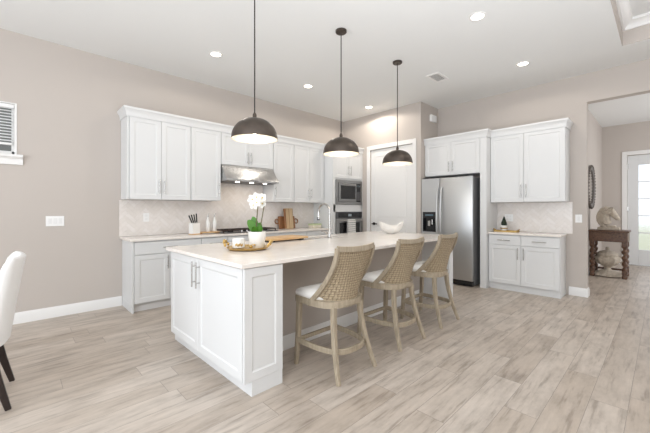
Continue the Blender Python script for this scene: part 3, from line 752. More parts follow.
# fridge
t = rot_thing('refrigerator', 'stainless side-by-side refrigerator with dark dispenser', 'refrigerator', 3.068)
W = 0.915; yf = 5.39-XB; H = 1.83; s0 = 3.068-2.718
b = NB(); box(b, 0.004, W-0.004, yf+0.075, -0.03, 0.02, H-0.01, 0.006); obj('fridge_body', b, M['fridge_side'], t)
b = NB(); x0, x1, z0, z1, dx0, dx1, dz0, dz1 = 0, s0-0.004, 0.10, H, 0.025, s0-0.07, 0.88, 1.235
for q in ((x0, dx0, z0, z1), (dx1, x1, z0, z1), (dx0, dx1, z0, dz0), (dx0, dx1, dz1, z1)): box(b, q[0], q[1], yf, yf+0.07, q[2], q[3])
fz = obj('freezer_door', b, M['steel'], t)
b = NB(); box(b, s0+0.004, W, yf, yf+0.07, 0.10, H, 0.008, 2); rd = obj('fridge_door', b, M['steel'], t)
b = NB(); box(b, dx0, dx1, yf+0.05, yf+0.068, dz0, dz1); box(b, dx0, dx1, yf-0.003, yf+0.05, dz1-0.11, dz1, 0.002)
box(b, dx0, dx0+0.012, yf-0.003, yf+0.05, dz0, dz1-0.11); box(b, dx1-0.012, dx1, yf-0.003, yf+0.05, dz0, dz1-0.11); box(b, dx0+.012, dx1-.012, yf-0.003, yf+0.05, dz0, dz0+0.025)
dp = obj('dispenser', b, M['black'], fz)
b = NB(); box(b, dx0+0.09, dx0+0.14, yf+0.01, yf+0.045, dz0+0.10, dz0+0.2, 0.004); cylx(b, (dx0+0.17, yf+0.03, dz0+0.13), (dx0+0.17, yf+0.03, dz0+0.22), 0.018); obj('paddle', b, M['chrome'], fz)
b = NB(); box(b, dx0+0.05, dx1-0.05, yf-0.0045, yf-0.002, dz1-0.07, dz1-0.04); obj('display', b, mat('disp_lcd', rgb(90, 110, 120), 0.2), fz)
for (x, par) in ((s0-0.035, fz), (s0+0.035, rd)):
    b = NB(); P = []
    for k in range(15):
        u = k/14; P.append((x, yf-0.055*math.sin(PI*u)**0.55 if 0 < u < 1 else yf+0.004, 0.62+1.06*u))
    tube(b, P, 0.014, 10); obj('handle', b, M['steel'], par)
b = NB(); box(b, 0.01, W-0.01, yf+0.03, yf+0.09, 0.015, 0.095, 0.003)
for k in range(14): box(b, 0.05+k*0.059, 0.095+k*0.059, yf+0.026, yf+0.031, 0.03, 0.08)
obj('kick_grille', b, M['blackm'], t)
for x in (0.05, W-0.05):
    b = NB(); lathe(b, [(0.022, 0), (0.022, 0.03)], (x, yf+0.12, 0), 12); obj('foot', b, M['blackm'], t)
for x in (0.05, W-0.05):
    b = NB(); box(b, x-0.03, x+0.03, yf+0.02, yf+0.12, H, H+0.02, 0.004); obj('hinge_cover', b, M['steel_dark'], t)

# things on the small countertop
t = thing('gold_tray', 'long gold tray on the countertop right of the fridge', 'tray', (5.84, 1.79, 0.9155), -PI/2)
b = NB(); P = [(-0.17, -0.065), (0.17, -0.065), (0.19, 0), (0.17, 0.065), (-0.17, 0.065), (-0.19, 0)]
prism(b, P, 0, 0.008); strip(b, [(x, y, 0.014) for x, y in P], 0.008, 0.016, closed=True); obj('tray_dish', b, M['gold'], t)
for s in (-1, 1):
    b = NB(); tube(b, [(s*(0.165+0.03*math.sin(a)), 0.028*math.cos(a), 0.022+0.02*math.sin(a)) for a in [PI*k/10 for k in range(11)]], 0.006, 8); obj('tray_handle', b, M['gold'], t)
t = thing('potted_topiary', 'tiny dark cone tree in a white pot on the gold tray', 'plant', (5.83, 1.82, 0.9245))
b = NB(); lathe(b, [(0.042, 0), (0.048, 0.01), (0.062, 0.09), (0.058, 0.105), (0.03, 0.11)], n=24); obj('pot', b, M['matwhite'], t)
b = NB(); lathe(b, [(0.060, 0.045), (0.066, 0.05), (0.068, 0.062), (0.063, 0.066)], n=24, cap=False); obj('band', b, M['gold'], t)
b = NB(); random.seed(3)
lathe(b, [(0.01, 0.1), (0.05, 0.12), (0.045, 0.16), (0.03, 0.21), (0.016, 0.255), (0.004, 0.285)], n=20, mod=lambda a, i: 1+0.14*math.sin(5*a+i*2)); obj('foliage', b, M['tree'], t); t.scale = (0.85, 0.85, 0.85)

# switches, outlets, chime, vent
def plate(name, label, cat, loc, rz, wide, gangs, group=None, outlet=False):
    t = thing(name, label, cat, loc, rz, group)
    b = NB(); box(b, -wide/2, wide/2, -0.006, 0, -0.06, 0.06, 0.002); obj('cover_plate', b, M['plate'], t)
    for k in range(gangs):
        x = (k-(gangs-1)/2)*0.047
        b = NB()
        if outlet:
            for z in (-0.024, 0.024): box(b, x-0.016, x+0.016, -0.008, -0.005, z-0.015, z+0.015, 0.001)
            obj('socket', b, M['plate_in'], t)
        else:
            box(b, x-0.016, x+0.016, -0.009, -0.005, -0.033, 0.033, 0.002); obj('rocker', b, M['plate_in'], t)
plate('light_switch', 'white three-gang switch plate on the bare wall left of the cabinets', 'light switch', (0.35, YC, 1.142), 0, 0.17, 3)
plate('light_switch', 'white single switch plate beside the hall opening', 'light switch', (XB, 0.868, 1.145), -PI/2, 0.08, 1)
plate('wall_outlet', 'white outlet on the backsplash above the left end of the counter', 'outlet', (1.33, YC-0.007, 1.17), 0, 0.075, 1, None, True)
plate('wall_outlet', 'white double outlet on the backsplash behind the gold tray', 'outlet', (XB-0.007, 1.80, 1.14), -PI/2, 0.125, 2, None, True)
t = thing('door_chime', 'white chime box high on the wall above the fridge cabinet', 'chime', (5.80, 3.08, 3.02))
b = NB(); box(b, -0.10, 0.10, -0.045, 0, -0.065, 0.065, 0.008, 2); obj('chime_cover', b, M['plate'], t)
b = NB()
for k in range(4): box(b, -0.07+k*0.04, -0.05+k*0.04, -0.047, -0.044, -0.04, 0.04)
obj('chime_slots', b, M['plate_in'], t)
t = thing('air_vent', 'white slotted air vent in the ceiling past the last pendant', 'vent', (4.57, 2.34, CE))
b = NB()
for q in ((-0.17, -0.14, -0.1, 0.1), (0.14, 0.17, -0.1, 0.1), (-0.14, 0.14, -0.1, -0.07), (-0.14, 0.14, 0.07, 0.1)): box(b, q[0], q[1], q[2], q[3], -0.012, 0, 0.002)
obj('vent_frame', b, M['trim'], t)
b = NB()
for k in range(6): y = -0.055+k*0.022; box(b, -0.14, 0.14, y-0.005, y+0.005, -0.006, -0.003)
obj('vent_louvers', b, M['trim'], t)
b = NB(); box(b, -0.14, 0.14, -0.07, 0.07, -0.0015, 0); obj('vent_back', b, mat('duct_grey', rgb(70, 70, 70), 0.8), t)

# ------------------------------------------------------------------ island
IX, IY, IR = 1.085, 1.925, math.radians(1.0)
t = thing('kitchen_island', 'long white kitchen island with shaker end doors', 'island', (IX, IY, 0), IR)
IL, ID = 3.39, 1.415
sx0, sx1, sy0, sy1 = 1.46, 2.16, 1.04, 1.29
def LP(x, y): return Matrix.Translation((IX, IY, 0)) @ Matrix.Rotation(IR, 4, 'Z') @ Vector((x, y, 0))
bx0, by0 = 0.02, 0.012; bx1, by1 = IL-0.05, ID-0.075; KY = 0.46
# end cabinet (2 doors facing the dining side) built from carcass, stub panels and knee wall
b = NB()
box(b, bx0+0.021, 0.345, by0+0.021, by1, 0.105, 0.884)
box(b, 0.345, sx0-0.02, KY+0.11, by1, 0.105, 0.884); box(b, sx1+0.02, bx1-0.112, KY+0.11, by1, 0.105, 0.884)
box(b, sx0-0.02, sx1+0.02, KY+0.11, by1, 0.105, 0.685); box(b, sx0-0.02, sx1+0.02, KY+0.11, sy0-0.02, 0.685, 0.884); box(b, sx0-0.02, sx1+0.02, sy1+0.02, by1, 0.685, 0.884)
obj('island_body', b, M['cab'], t)
b = NB(); box(b, 0.083, 0.345, by0-0.004+0.008, ID-0.005, 0, 0.105, 0.001); box(b, 0.345, bx1-0.112, KY+0.11, by1-0.05, 0, 0.105); obj('toe_kick', b, M['cab'], t)
b = NB(); box(b, 0.345, bx1-0.112, KY, KY+0.11, 0, 0.884); obj('knee_wall', b, M['wall'], t)
b = NB(); sweep_profile(b, [(0.345, KY), (bx1-0.112, KY)], BB); obj('baseboard', b, M['trim'], t)
# doors face local -x : shaker is built facing -y, so turn it
def turned(bm, ox, oy):   # (x, y) -> (y, -x): front -y becomes -x, local x runs to -y
    bmesh.ops.transform(bm, matrix=Matrix.Translation((ox, oy, 0)) @ Matrix.Rotation(-PI/2, 4, 'Z'), verts=bm.verts)
mid = 0.735
for (y1_, y0_, hs) in ((by1-0.004, mid+0.002, 'r'), (mid-0.002, by0+0.024, 'l')):
    wd = y1_-y0_
    b = NB(); shaker(b, 0, wd, 0.112, 0.876, 0); turned(b, bx0, y1_); dr = obj('door', b, M['cab'], t, smooth=False)
    b = NB(); pull(b, wd-0.038 if hs == 'r' else 0.038, 0.745, 0, 0.21); turned(b, bx0, y1_); obj('handle', b, M['chrome'], dr)
b = NB(); shaker(b, bx0+0.004, 0.345, 0.105, 0.880, by0, rail=0.06); obj('end_panel', b, M['cab'], t, smooth=False)
b = NB(); box(b, bx1-0.11, bx1, by0+0.04, by1, 0, 0.884, 0.002); obj('far_panel', b, M['cab'], t)
# quartz top with a sink cut-out
t = thing('island_countertop', 'large pale quartz countertop of the island', 'countertop', (IX, IY, 0), IR)
pass
b = NB(); xs = [0, sx0, sx1, IL]; ys = [0, sy0, sy1, ID]
for z in (0.885, 0.915):
    g = [[b.verts.new((x, y, z)) for x in xs] for y in ys]
    for j in range(3):
        for i in range(3):
            if not (i == 1 and j == 1): b.faces.new((g[j][i], g[j][i+1], g[j+1][i+1], g[j+1][i]))
def bridge(loop):
    for (p, q) in zip(loop, loop[1:]+loop[:1]):
        b.faces.new([b.verts.new((p[0], p[1], 0.885)), b.verts.new((q[0], q[1], 0.885)), b.verts.new((q[0], q[1], 0.915)), b.verts.new((p[0], p[1], 0.915))])
bridge([(0, 0), (sx0, 0), (sx1, 0), (IL, 0), (IL, sy0), (IL, sy1), (IL, ID), (sx1, ID), (sx0, ID), (0, ID), (0, sy1), (0, sy0)]); bridge([(sx0, sy0), (sx0, sy1), (sx1, sy1), (sx1, sy0)])
bmesh.ops.remove_doubles(b, verts=b.verts, dist=1e-5)
bmesh.ops.recalc_face_normals(b, faces=b.faces)
be = [e for e in b.edges if len(e.link_faces) == 2 and e.calc_face_angle(0) > 1.0]
bmesh.ops.bevel(b, geom=be, offset=0.002, segments=1, affect='EDGES')
obj('quartz_slab', b, M['quartz'], t)
t = thing('kitchen_sink', 'undermount steel sink in the island countertop', 'sink', (IX, IY, 0), IR)
b = NB(); e = 0.004
for q in ((sx0-0.015, sx0, sy0-0.015, sy1+0.015), (sx1, sx1+0.015, sy0-0.015, sy1+0.015), (sx0, sx1, sy0-0.015, sy0), (sx0, sx1, sy1, sy1+0.015)):
    box(b, q[0], q[1], q[2], q[3], 0.69, 0.8845)
box(b, sx0, sx1, sy0, sy1, 0.69, 0.70); obj('basin', b, M['steel_dark'], t)
b = NB(); lathe(b, [(0.045, 0.70), (0.045, 0.704), (0.02, 0.702)], ((sx0+sx1)/2, (sy0+sy1)/2, 0), 20); obj('drain', b, M['chrome'], t)
# faucet
p = LP(1.83, 0.985)
t = thing('faucet', 'tall gooseneck pull-down faucet behind the island sink', 'faucet', (p.x, p.y, 0.9155), IR)
b = NB(); lathe(b, [(0.03, 0), (0.03, 0.008), (0.024, 0.012), (0.021, 0.11), (0.017, 0.115)], n=20); obj('faucet_base', b, M['chrome'], t)
b = NB(); P = [(0, 0, 0.10), (0, 0, 0.33)]
for k in range(1, 13):
    a = PI*k/12; P.append((0, 0.10-0.10*math.cos(a), 0.33+0.105*math.sin(a)))
P.append((0, 0.2, 0.31)); tube(b, P, 0.0135, 12); obj('gooseneck', b, M['chrome'], t)
b = NB(); tube(b, [(0, 0.2, 0.318), (0, 0.202, 0.28), (0, 0.205, 0.235)], [0.016, 0.018, 0.019], 14); sh = obj('spray_head', b, M['chrome'], t)
b = NB(); cylx(b, (0, 0.205, 0.262), (0, 0.207, 0.222), 0.0195); obj('nozzle', b, M['blackm'], sh)
b = NB(); cylx(b, (-0.02, 0, 0.07), (-0.045, 0, 0.07), 0.015); tube(b, [(-0.04, 0, 0.07), (-0.075, 0.01, 0.085), (-0.125, 0.02, 0.09)], [0.009, 0.007, 0.006], 8); obj('lever', b, M['chrome'], t)
# wooden board over the sink end
p = LP(1.24, 1.185)
t = thing('cutting_board', 'long light wooden board lying flat by the island sink', 'cutting board', (p.x, p.y, 0.9155), IR+0.06)
b = NB(); box(b, -0.28, 0.28, -0.15, 0.15, 0.016, 0.042, 0.006, 2); obj('board', b, M['oakboard'], t)
for x in (-0.24, 0.2):
    b = NB(); box(b, x-0.02, x+0.02, -0.13, 0.13, 0, 0.0165); obj('foot', b, M['blackm'], t)

# gold tray with orchid and candle
TCX, TCY = 1.545, 2.635
t = thing('round_gold_tray', 'round gold tray under the orchid on the island', 'tray', (TCX, TCY, 0.9155))
b = NB(); lathe(b, [(0.13, 0), (0.168, 0.004), (0.185, 0.016), (0.19, 0.024), (0.185, 0.025), (0.163, 0.012), (0.0, 0.010)], n=40); obj('dish', b, M['gold'], t)
for s in (-1, 1):
    b = NB(); D = Vector((0.722, -0.692, 0))*s; N_ = Vector((0.692, 0.722, 0))
    tube(b, [Vector((0, 0, 0.028))+D*(0.187+0.026*math.sin(a))+N_*0.05*math.cos(a)+Vector((0, 0, 0.045*math.sin(a))) for a in [PI*k/12 for k in range(13)]], 0.007, 8)
    for k in range(5):
        a = PI*(k+0.5)/5; c = Vector((0, 0, 0.03))+D*(0.187+0.028*math.sin(a))+N_*0.05*math.cos(a)+Vector((0, 0, 0.047*math.sin(a)))
        ellipsoid(b, c, 0.014, 0.012, 0.016, 8)
    obj('leaf_handle', b, M['gold'], t)
t = thing('candle_jar', 'squat white candle jar with gold trim beside the orchid', 'candle', (1.495, 2.715, 0.9275))
b = NB(); lathe(b, [(0.05, 0), (0.056, 0.004), (0.057, 0.085), (0.053, 0.087), (0.051, 0.075), (0.0, 0.073)], n=28); obj('jar', b, M['ceramic'], t)
b = NB()
for k in range(7):
    a = math.radians(215+k*10); ellipsoid(b, (0.057*math.cos(a), 0.058*math.sin(a), 0.030+0.006*math.sin(k*2.1)), 0.004, 0.006, 0.012, 8, Matrix.Rotation(a, 4, 'Z'))
obj('gold_leaf_trim', b, M['gold'], t)
b = NB(); tube(b, [(0, 0, 0.073), (0.001, 0, 0.085)], 0.0015, 6); obj('wick', b, M['blackm'], t)
b = NB(); ellipsoid(b, (0, 0, 0.018), 0.018, 0.018, 0.016, 14); tube(b, [(0, 0, 0.02), (0.012, 0, 0.04), (0.03, -0.008, 0.035)], 0.004, 8); ellipsoid(b, (0.032, -0.008, 0.033), 0.012, 0.006, 0.009, 8)
tag(obj('gold_ornament', b, M['gold'], None, loc=(1.535, 2.565, 0.9275)), 'small gold bud ornament between the candle jar and orchid pot', 'ornament')
t = thing('orchid', 'white orchid in a white pot on the round gold tray', 'orchid', (1.63, 2.615, 0.9275))
b = NB(); lathe(b, [(0.062, 0), (0.066, 0.004), (0.083, 0.14), (0.083, 0.148), (0.076, 0.148), (0.074, 0.12), (0.0, 0.12)], n=48, mod=lambda a, i: 1+0.012*math.cos(20*a)); obj('pot', b, M['ceramic'], t)
b = NB(); lathe(b, [(0.072, 0.118), (0.06, 0.128), (0.0, 0.132)], n=20); obj('moss', b, M['soil'], t)
VR = Vector((0.722, -0.692, 0)); VF = Vector((0.692, 0.722, 0)); VZ = Vector((0, 0, 1))
def leaf(b, pts, wd):
    fr = frames(pts); n = len(pts); rows = []
    for i, (p, tn, a, s) in enumerate(fr):
        u = i/(n-1); w_ = wd*math.sin(PI*min(1, 0.12+u*0.88))**0.7 if u < 1 else 0.001
        side = tn.cross(VF).normalized(); up_ = side.cross(tn)
        rows.append([b.verts.new(p+side*x*w_+up_*(0.22*abs(x)*w_+th)) for th in (0, 0.004) for x in (-1, -0.5, 0, 0.5, 1)])
    for r0, r1 in zip(rows, rows[1:]):
        for k in range(4): b.faces.new((r0[k], r0[k+1], r1[k+1], r1[k])); b.faces.new((r0[5+k], r1[5+k], r1[6+k], r0[6+k]))
        b.faces.new((r0[0], r1[0], r1[5], r0[5])); b.faces.new((r0[4], r0[9], r1[9], r1[4]))
    for r in (rows[0], rows[-1]): b.faces.new((r[0], r[1], r[2], r[3], r[4], r[9], r[8], r[7], r[6], r[5]))
B0 = Vector((0, 0, 0.125))
for (dx, hz, wd, df) in ((-0.085, 0.17, 0.038, -0.02), (-0.05, 0.215, 0.034, 0.03), (0.045, 0.10, 0.028, -0.03), (0.02, 0.14, 0.03, 0.05), (-0.03, 0.09, 0.03, -0.06)):
    b = NB(); leaf(b, [B0+VR*dx*u**0.8+VF*df*u+VZ*hz*(u-0.25*u*u*u) for u in [k/8 for k in range(9)]], wd); obj('leaf', b, M['leaf'], t)
stems = [[B0+VR*(-0.015+0.03*u)+VF*0.0+VZ*0.35*u+VR*(-0.03*max(0, u-0.75)*4) for u in [k/10 for k in range(11)]],
         [B0+VR*(0.02+0.06*u)+VF*0.02*u+VZ*0.37*u+VR*(-0.10*max(0, u-0.8)*2) for u in [k/10 for k in range(11)]]]
for P in stems:
    b = NB(); tube(b, P, 0.005, 8); obj('stem', b, M['stem'], t)
random.seed(11)
spots = [(-0.040, 0.445, -.02), (0.0, 0.465, -0.03), (0.010, 0.415, -0.05), (-0.028, 0.395, -0.01), (0.052, 0.46, 0.0), (0.048, 0.405, 0.02)]
for (r_, z_, f_) in spots:
    b = NB(); c = VR*r_+VF*f_+VZ*z_
    nrm = (-VF+VR*random.uniform(-.5, .5)+VZ*random.uniform(-.3, .3)).normalized(); q = nrm.to_track_quat('Z', 'Y').to_matrix().to_4x4()
    a0 = random.random()
    for k in range(5):
        a = a0+2*PI*k/5; mt = q @ Matrix.Rotation(a, 4, 'Z') @ Matrix.Translation((0.022, 0, 0.003)) @ Matrix.Rotation(-0.25, 4, 'Y')
        ellipsoid(b, c, 1, 1, 1, 10, mt @ Matrix.Diagonal((0.024, 0.019, 0.003, 1)))
    fl = obj('flower', b, M['petal'], t)
    b = NB(); ellipsoid(b, c+nrm*0.007, 0.007, 0.006, 0.007, 8); obj('throat', b, M['throat'], fl)

# wavy white bowl
t = thing('decorative_bowl', 'white sculptural bowl with wavy rim at the far end of the island', 'bowl', (4.13, 2.86, 0.9155), -PI/4)
b = NB(); n = 64
def wav(prof):
    rings = []
    for (r, z, k) in prof:
        ring = []
        for j in range(n):
            a = 2*PI*j/n; hgt = z+k*(0.55*math.cos(2*a)+0.10*math.cos(3*a+0.6)+0.07*math.sin(5*a)); rr = r*(1+0.18*k/0.06*math.cos(2*a)*0.3)
            ring.append(b.verts.new((rr*math.cos(a), 0.8*rr*math.sin(a), hgt)))
        rings.append(ring)
    for p_, q_ in zip(rings, rings[1:]):
        for k in range(n): b.faces.new((p_[k], p_[(k+1) % n], q_[(k+1) % n], q_[k]))
    b.faces.new(rings[0][::-1]); b.faces.new(rings[-1])
wav([(0.055, 0.0, 0), (0.065, 0.004, 0), (0.12, 0.03, 0.003), (0.16, 0.085, 0.022), (0.174, 0.14, 0.062), (0.176, 0.152, 0.066), (0.168, 0.153, 0.066), (0.148, 0.085, 0.022), (0.11, 0.04, 0.003), (0.05, 0.02, 0)])
obj('bowl_body', b, M['matwhite'], t)

# ------------------------------------------------------------------ bar stools
def make_stool():
    t = thing('bar_stool', '', 'bar stool', (0, 0, 0), 0, 'woven-back counter stools along the island')
    # seat frame: D-shaped ring
    def dshape(k, z, n=28):
        pts = [(-0.232*k, 0.235*k, z), (0.232*k, 0.235*k, z)]
        for i in range(n+1):
            a = PI*i/n; c_, s_ = math.cos(a), math.sin(a)
            pts.append((0.237*k*math.copysign(abs(c_)**0.75, c_)*(1-(0.2*abs(s_) if z > 0.01 else 0)), 0.07-0.25*k*abs(s_)**0.75+(0.06*abs(s_) if z > 0.01 else 0), z))
        return pts
    b = NB(); P = dshape(1, 0); poly = [(p[0], p[1]) for p in P]
    prism(b, poly, 0.525, 0.575); obj('seat_frame', b, M['stoolwood'], t)
    b = NB(); rings = []
    for (k, z) in ((0.99, 0.575), (1.015, 0.585), (1.02, 0.605), (0.99, 0.622), (0.90, 0.636), (0.6, 0.645), (0.05, 0.647)):
        rings.append([b.verts.new((p[0], 0.05+(p[1]-0.05), p[2])) for p in dshape(k*0.975, z)])
    for r0, r1 in zip(rings, rings[1:]):
        for i in range(len(r0)): b.faces.new((r0[i], r0[(i+1) % len(r0)], r1[(i+1) % len(r0)], r1[i]))
    b.faces.new(rings[0][::-1]); b.faces.new(rings[-1]); obj('cushion', b, M['cushion'], t, sharp=60)
    # legs
    for s in (-1, 1):
        b = NB(); strip(b, [(s*0.208, 0.21, 0.53), (s*0.211, 0.222, 0.25), (s*0.218, 0.240, 0.0)], [0.044, 0.04, 0.032], [0.044, 0.04, 0.032], up=(0, 1, 0)); obj('leg', b, M['stoolwood'], t)
    for s in (-1, 1):
        b = NB(); P = [(s*(0.150+0.065*(1-u)**1.3), -0.130-0.115*(1-u)**1.7, 0.53*u) for u in [k/8 for k in range(9)]]
        ws = [0.03+0.014*k/8 for k in range(9)]
        strip(b, P, ws, ws, up=(0, 1, 0)); obj('leg', b, M['stoolwood'], t)
    # bowed foot ring joining the four legs
    z = 0.205; P = []
    corner = [(-0.203, 0.226), (0.203, 0.226), (0.186, -0.15), (-0.186, -0.15)]
    P.append((-0.203, 0.226, z)); P.append((0.203, 0.226, z))
    b = NB(); strip(b, P, 0.024, 0.032); obj('front_stretcher', b, M['stoolwood'], t)
    b = NB(); Q = []
    for k in range(25):
        a = PI*k/24; c_ = math.cos(a); s_ = math.sin(a)
        Q.append((-0.218*math.copysign(abs(c_)**0.62, c_), 0.226-0.44*s_**0.62, z))
    strip(b, Q, 0.024, 0.042); obj('foot_ring', b, M['stoolwood'], t)
    # back: woven shell between two swept side frames and a top rail
    def S(s, u):
        g = 1-(1-u)**1.7
        yc = -0.178-0.080*u**1.15; ys = 0.055-0.28*g
        hw = 0.226-0.008*math.sin(PI*u*0.9)-0.016*u
        return Vector((hw*s, yc+(ys-yc)*abs(s)**2.3, 0.55+0.432*u+0.012*u*abs(s)**2))
    nu, ns = 22, 24
    b = NB(); uvl = b.loops.layers.uv.new('UVMap'); off = 0.012
    grid = {}
    for side in (0, 1):
        for i in range(nu+1):
            for j in range(ns+1):
                u = i/nu; s = (j/ns*2-1)*0.965
                p = S(s, u*0.96); d = 0.0001
                nn = (S(s+d if s < .9 else s, u*0.96)-S(s if s < .9 else s-d, u*.96)).cross(S(s, u*0.96+d)-S(s, u*.96)); nn.normalize()
                grid[side, i, j] = b.verts.new(p+nn*(off if side else 0)*(-1))
    def quad(side, i, j):
        vs_ = [grid[side, i, j], grid[side, i, j+1], grid[side, i+1, j+1], grid[side, i+1, j]]; f = b.faces.new(vs_)
        for lp, (a, c) in zip(f.loops, ((i, j), (i, j+1), (i+1, j+1), (i+1, j))): lp[uvl].uv = (c/ns, a/nu)
    for i in range(nu):
        for j in range(ns): quad(0, i, j); quad(1, i, j)
    for i in range(nu):
        for j in (0, ns): b.faces.new((grid[0, i, j], grid[0, i+1, j], grid[1, i+1, j], grid[1, i, j]))
    for j in range(ns):
        for i in (0, nu): b.faces.new((grid[0, i, j], grid[0, i, j+1], grid[1, i, j+1], grid[1, i, j]))
    obj('woven_back', b, M['weave'], t, sharp=60)
    for s in (-1, 1):
        b = NB(); P = [S(s, k/14)+Vector((0, 0, 0)) for k in range(15)]; P[0] = P[0]+Vector((0, 0.02, -0.02))
        strip(b, P, [0.038]*15, [0.024]*15, up=(s, 0, 0)); obj('side_frame', b, M['stoolwood'], t)
    b = NB(); strip(b, [S(-1+k/8, 0.985)+Vector((0, 0, 0.004)) for k in range(17)], 0.028, 0.042); obj('top_rail', b, M['stoolwood'], t)
    b = NB(); strip(b, [S(-0.97+1.94*k/16, 0.03)+Vector((0, 0.0, -0.005)) for k in range(17)], 0.03, 0.04); obj('lower_rail', b, M['stoolwood'], t)
    return t
st = make_stool()
for k, (x, y, rz, lab) in enumerate(((1.91, 1.872, 0.0, 'woven-back counter stool nearest the island end doors'), (2.725, 1.885, 0.0, 'woven-back counter stool in the middle of the row of three'), (3.515, 1.895, 0.02, 'woven-back counter stool nearest the refrigerator'))):
    o = st if k == 0 else copy_tree(st); o.location = (x, y, 0); o.rotation_euler = (0, 0, rz); o['label'] = lab

# ------------------------------------------------------------------ pendants and recessed lights
def make_pendant():
    t = thing('pendant_lamp', '', 'pendant lamp', (0, 0, 0), 0, 'dark dome pendants over the island')
    b = NB(); lathe(b, [(0.062, 0), (0.062, -0.02), (0.055, -0.026), (0.012, -0.028), (0.006, -0.05)], n=28); obj('canopy', b, M['bronze'], t)
    b = NB(); cylx(b, (0, 0, -0.03), (0, 0, -1.16), 0.0055, 10); obj('rod', b, M['knob'], t)
    zr = 1.893-CE; R_, Hh = 0.199, 0.182; n = 14
    outer = [(R_*math.cos(PI/2*k/n)**0.9 if k < n else 0.018, zr+Hh*math.sin(PI/2*k/n)**0.95) for k in range(n+1)]
    b = NB(); lathe(b, [(R_-0.004, zr)]+outer+[(0.018, zr+Hh+0.03), (0.008, zr+Hh+0.05)], n=48, cap=False)
    sd = obj('shade', b, M['bronze'], t, sharp=60)
    b = NB(); lathe(b, [(R_-0.001, zr-0.001), (R_-0.005, zr)]+[(max(0.0, r-0.007), z-0.006) for r, z in outer[1:-1]]+[(0.0, zr+Hh-0.008)], n=48, cap=False); obj('shade_lining', b, M['silverleaf'], sd, sharp=60)
    b = NB(); cylx(b, (0, 0, zr+Hh-0.01), (0, 0, zr+Hh-0.07), 0.02); so = obj('socket', b, M['knob'], t)
    b = NB(); ellipsoid(b, (0, 0, zr+Hh-0.105), 0.032, 0.032, 0.042, 16); obj('bulb', b, M['bulb'], so)
    d = bpy.data.lights.new('pendant_glow', 'POINT'); d.energy = 2.4; d.color = (1, 0.88, 0.72); d.shadow_soft_size = 0.045
    o = bpy.data.objects.new('pendant_glow', d); COL.objects.link(o); o.parent = t; o.location = (0, 0, zr+Hh-0.165)
    return t
pt = make_pendant()
for k, (x, lab) in enumerate(((1.515, 'dark dome pendant hanging over the orchid'), (2.612, 'dark dome pendant in the middle of the row of three'), (3.71, 'dark dome pendant hanging nearest the refrigerator'))):
    o = pt if k == 0 else copy_tree(pt); o.location = (x, 2.47, CE); o['label'] = lab
def make_can():
    t = thing('recessed_light', '', 'ceiling light', (0, 0, 0), 0, 'round recessed ceiling lights')
    b = NB(); lathe(b, [(0.082, -0.001), (0.080, -0.006), (0.062, -0.008), (0.058, -0.001)], n=32, cap=False); obj('trim_ring', b, M['trim'], t)
    b = NB(); lathe(b, [(0.06, -0.002), (0.058, -0.005), (0.0, -0.005)], n=32, cap=False); obj('lens', b, M['lamp'], t)
    d = bpy.data.lights.new('can_glow', 'SPOT'); d.energy = 16; d.color = (1, 0.93, 0.84); d.spot_size = math.radians(168); d.spot_blend = 0.2; d.shadow_soft_size = 0.06
    o = bpy.data.objects.new('can_glow', d); COL.objects.link(o); o.parent = t; o.location = (0, 0, -0.02)
    return t
ct = make_can()
for k, (x, y, lab) in enumerate(((1.854, 3.944, 'recessed ceiling light in front of the left wall cabinets'), (3.401, 3.944, 'recessed ceiling light between the first two pendants'), (4.949, 3.942, 'recessed ceiling light nearest the pantry door'),
                     (3.427, 1.32, 'recessed ceiling light at the top of the photo, largest of the five'), (4.985, 1.32, 'recessed ceiling light right of the air vent'))):
    o = ct if k == 0 else copy_tree(ct); o.location = (x, y, CE); o['label'] = lab
    if k == 2:
        g_ = o.children[-1] if False else [c for c in o.children if c.type == 'LIGHT'][0]
        g_.data = g_.data.copy(); g_.data.energy = 42

# ------------------------------------------------------------------ dining chair at the left edge
t = thing('dining_chair', 'white upholstered dining chair with dark legs at the left edge', 'dining chair', (-0.02, 3.135, 0), math.radians(-2))
b = NB(); prof = []   # side view (x, z): tall back leaning to +x
for (x, z, th) in ((0.0, 0.40, 0.075), (0.014, 0.50, 0.085), (0.042, 0.70, 0.085), (0.066, 0.86, 0.08), (0.078, 0.925, 0.07), (0.082, 0.955, 0.05), (0.074, 0.968, 0.02)): prof.append((x, z, th))
rings = []
for (x, z, th) in prof:
    hw_ = 0.235 if z < 0.9 else 0.235-(z-0.9)*0.25
    ring = []
    for k in range(24):
        a = 2*PI*k/24; c_, s_ = math.cos(a), math.sin(a)
        yy = hw_*math.copysign(abs(s_)**0.35, s_)
        ring.append(b.verts.new((x-0.9*yy*yy-th/2+th/2*math.copysign(abs(c_)**0.5, c_), yy, z)))
    rings.append(ring)
for r0, r1 in zip(rings, rings[1:]):
    for k in range(24): b.faces.new((r0[k], r0[(k+1) % 24], r1[(k+1) % 24], r1[k]))
b.faces.new(rings[0][::-1]); b.faces.new(rings[-1]); o = obj('backrest', b, M['whitefab'], t, sharp=80)
b = NB(); box(b, -0.56, -0.07, -0.24, 0.24, 0.36, 0.49, 0.03, 3); obj('seat', b, M['whitefab'], t)
for s in (-1, 1):
    b = NB(); strip(b, [(-0.085, s*0.205, 0.38), (-0.05, s*0.215, 0.2), (0.0, s*0.235, 0.0)], [0.046, 0.042, 0.03], [0.046, 0.042, 0.03], up=(0, 1, 0)); obj('leg', b, M['espresso'], t)
    b = NB(); strip(b, [(-0.55, s*0.20, 0.38), (-0.56, s*0.205, 0.0)], [0.046, 0.03], [0.046, 0.03], up=(0, 1, 0)); obj('leg', b, M['espresso'], t)

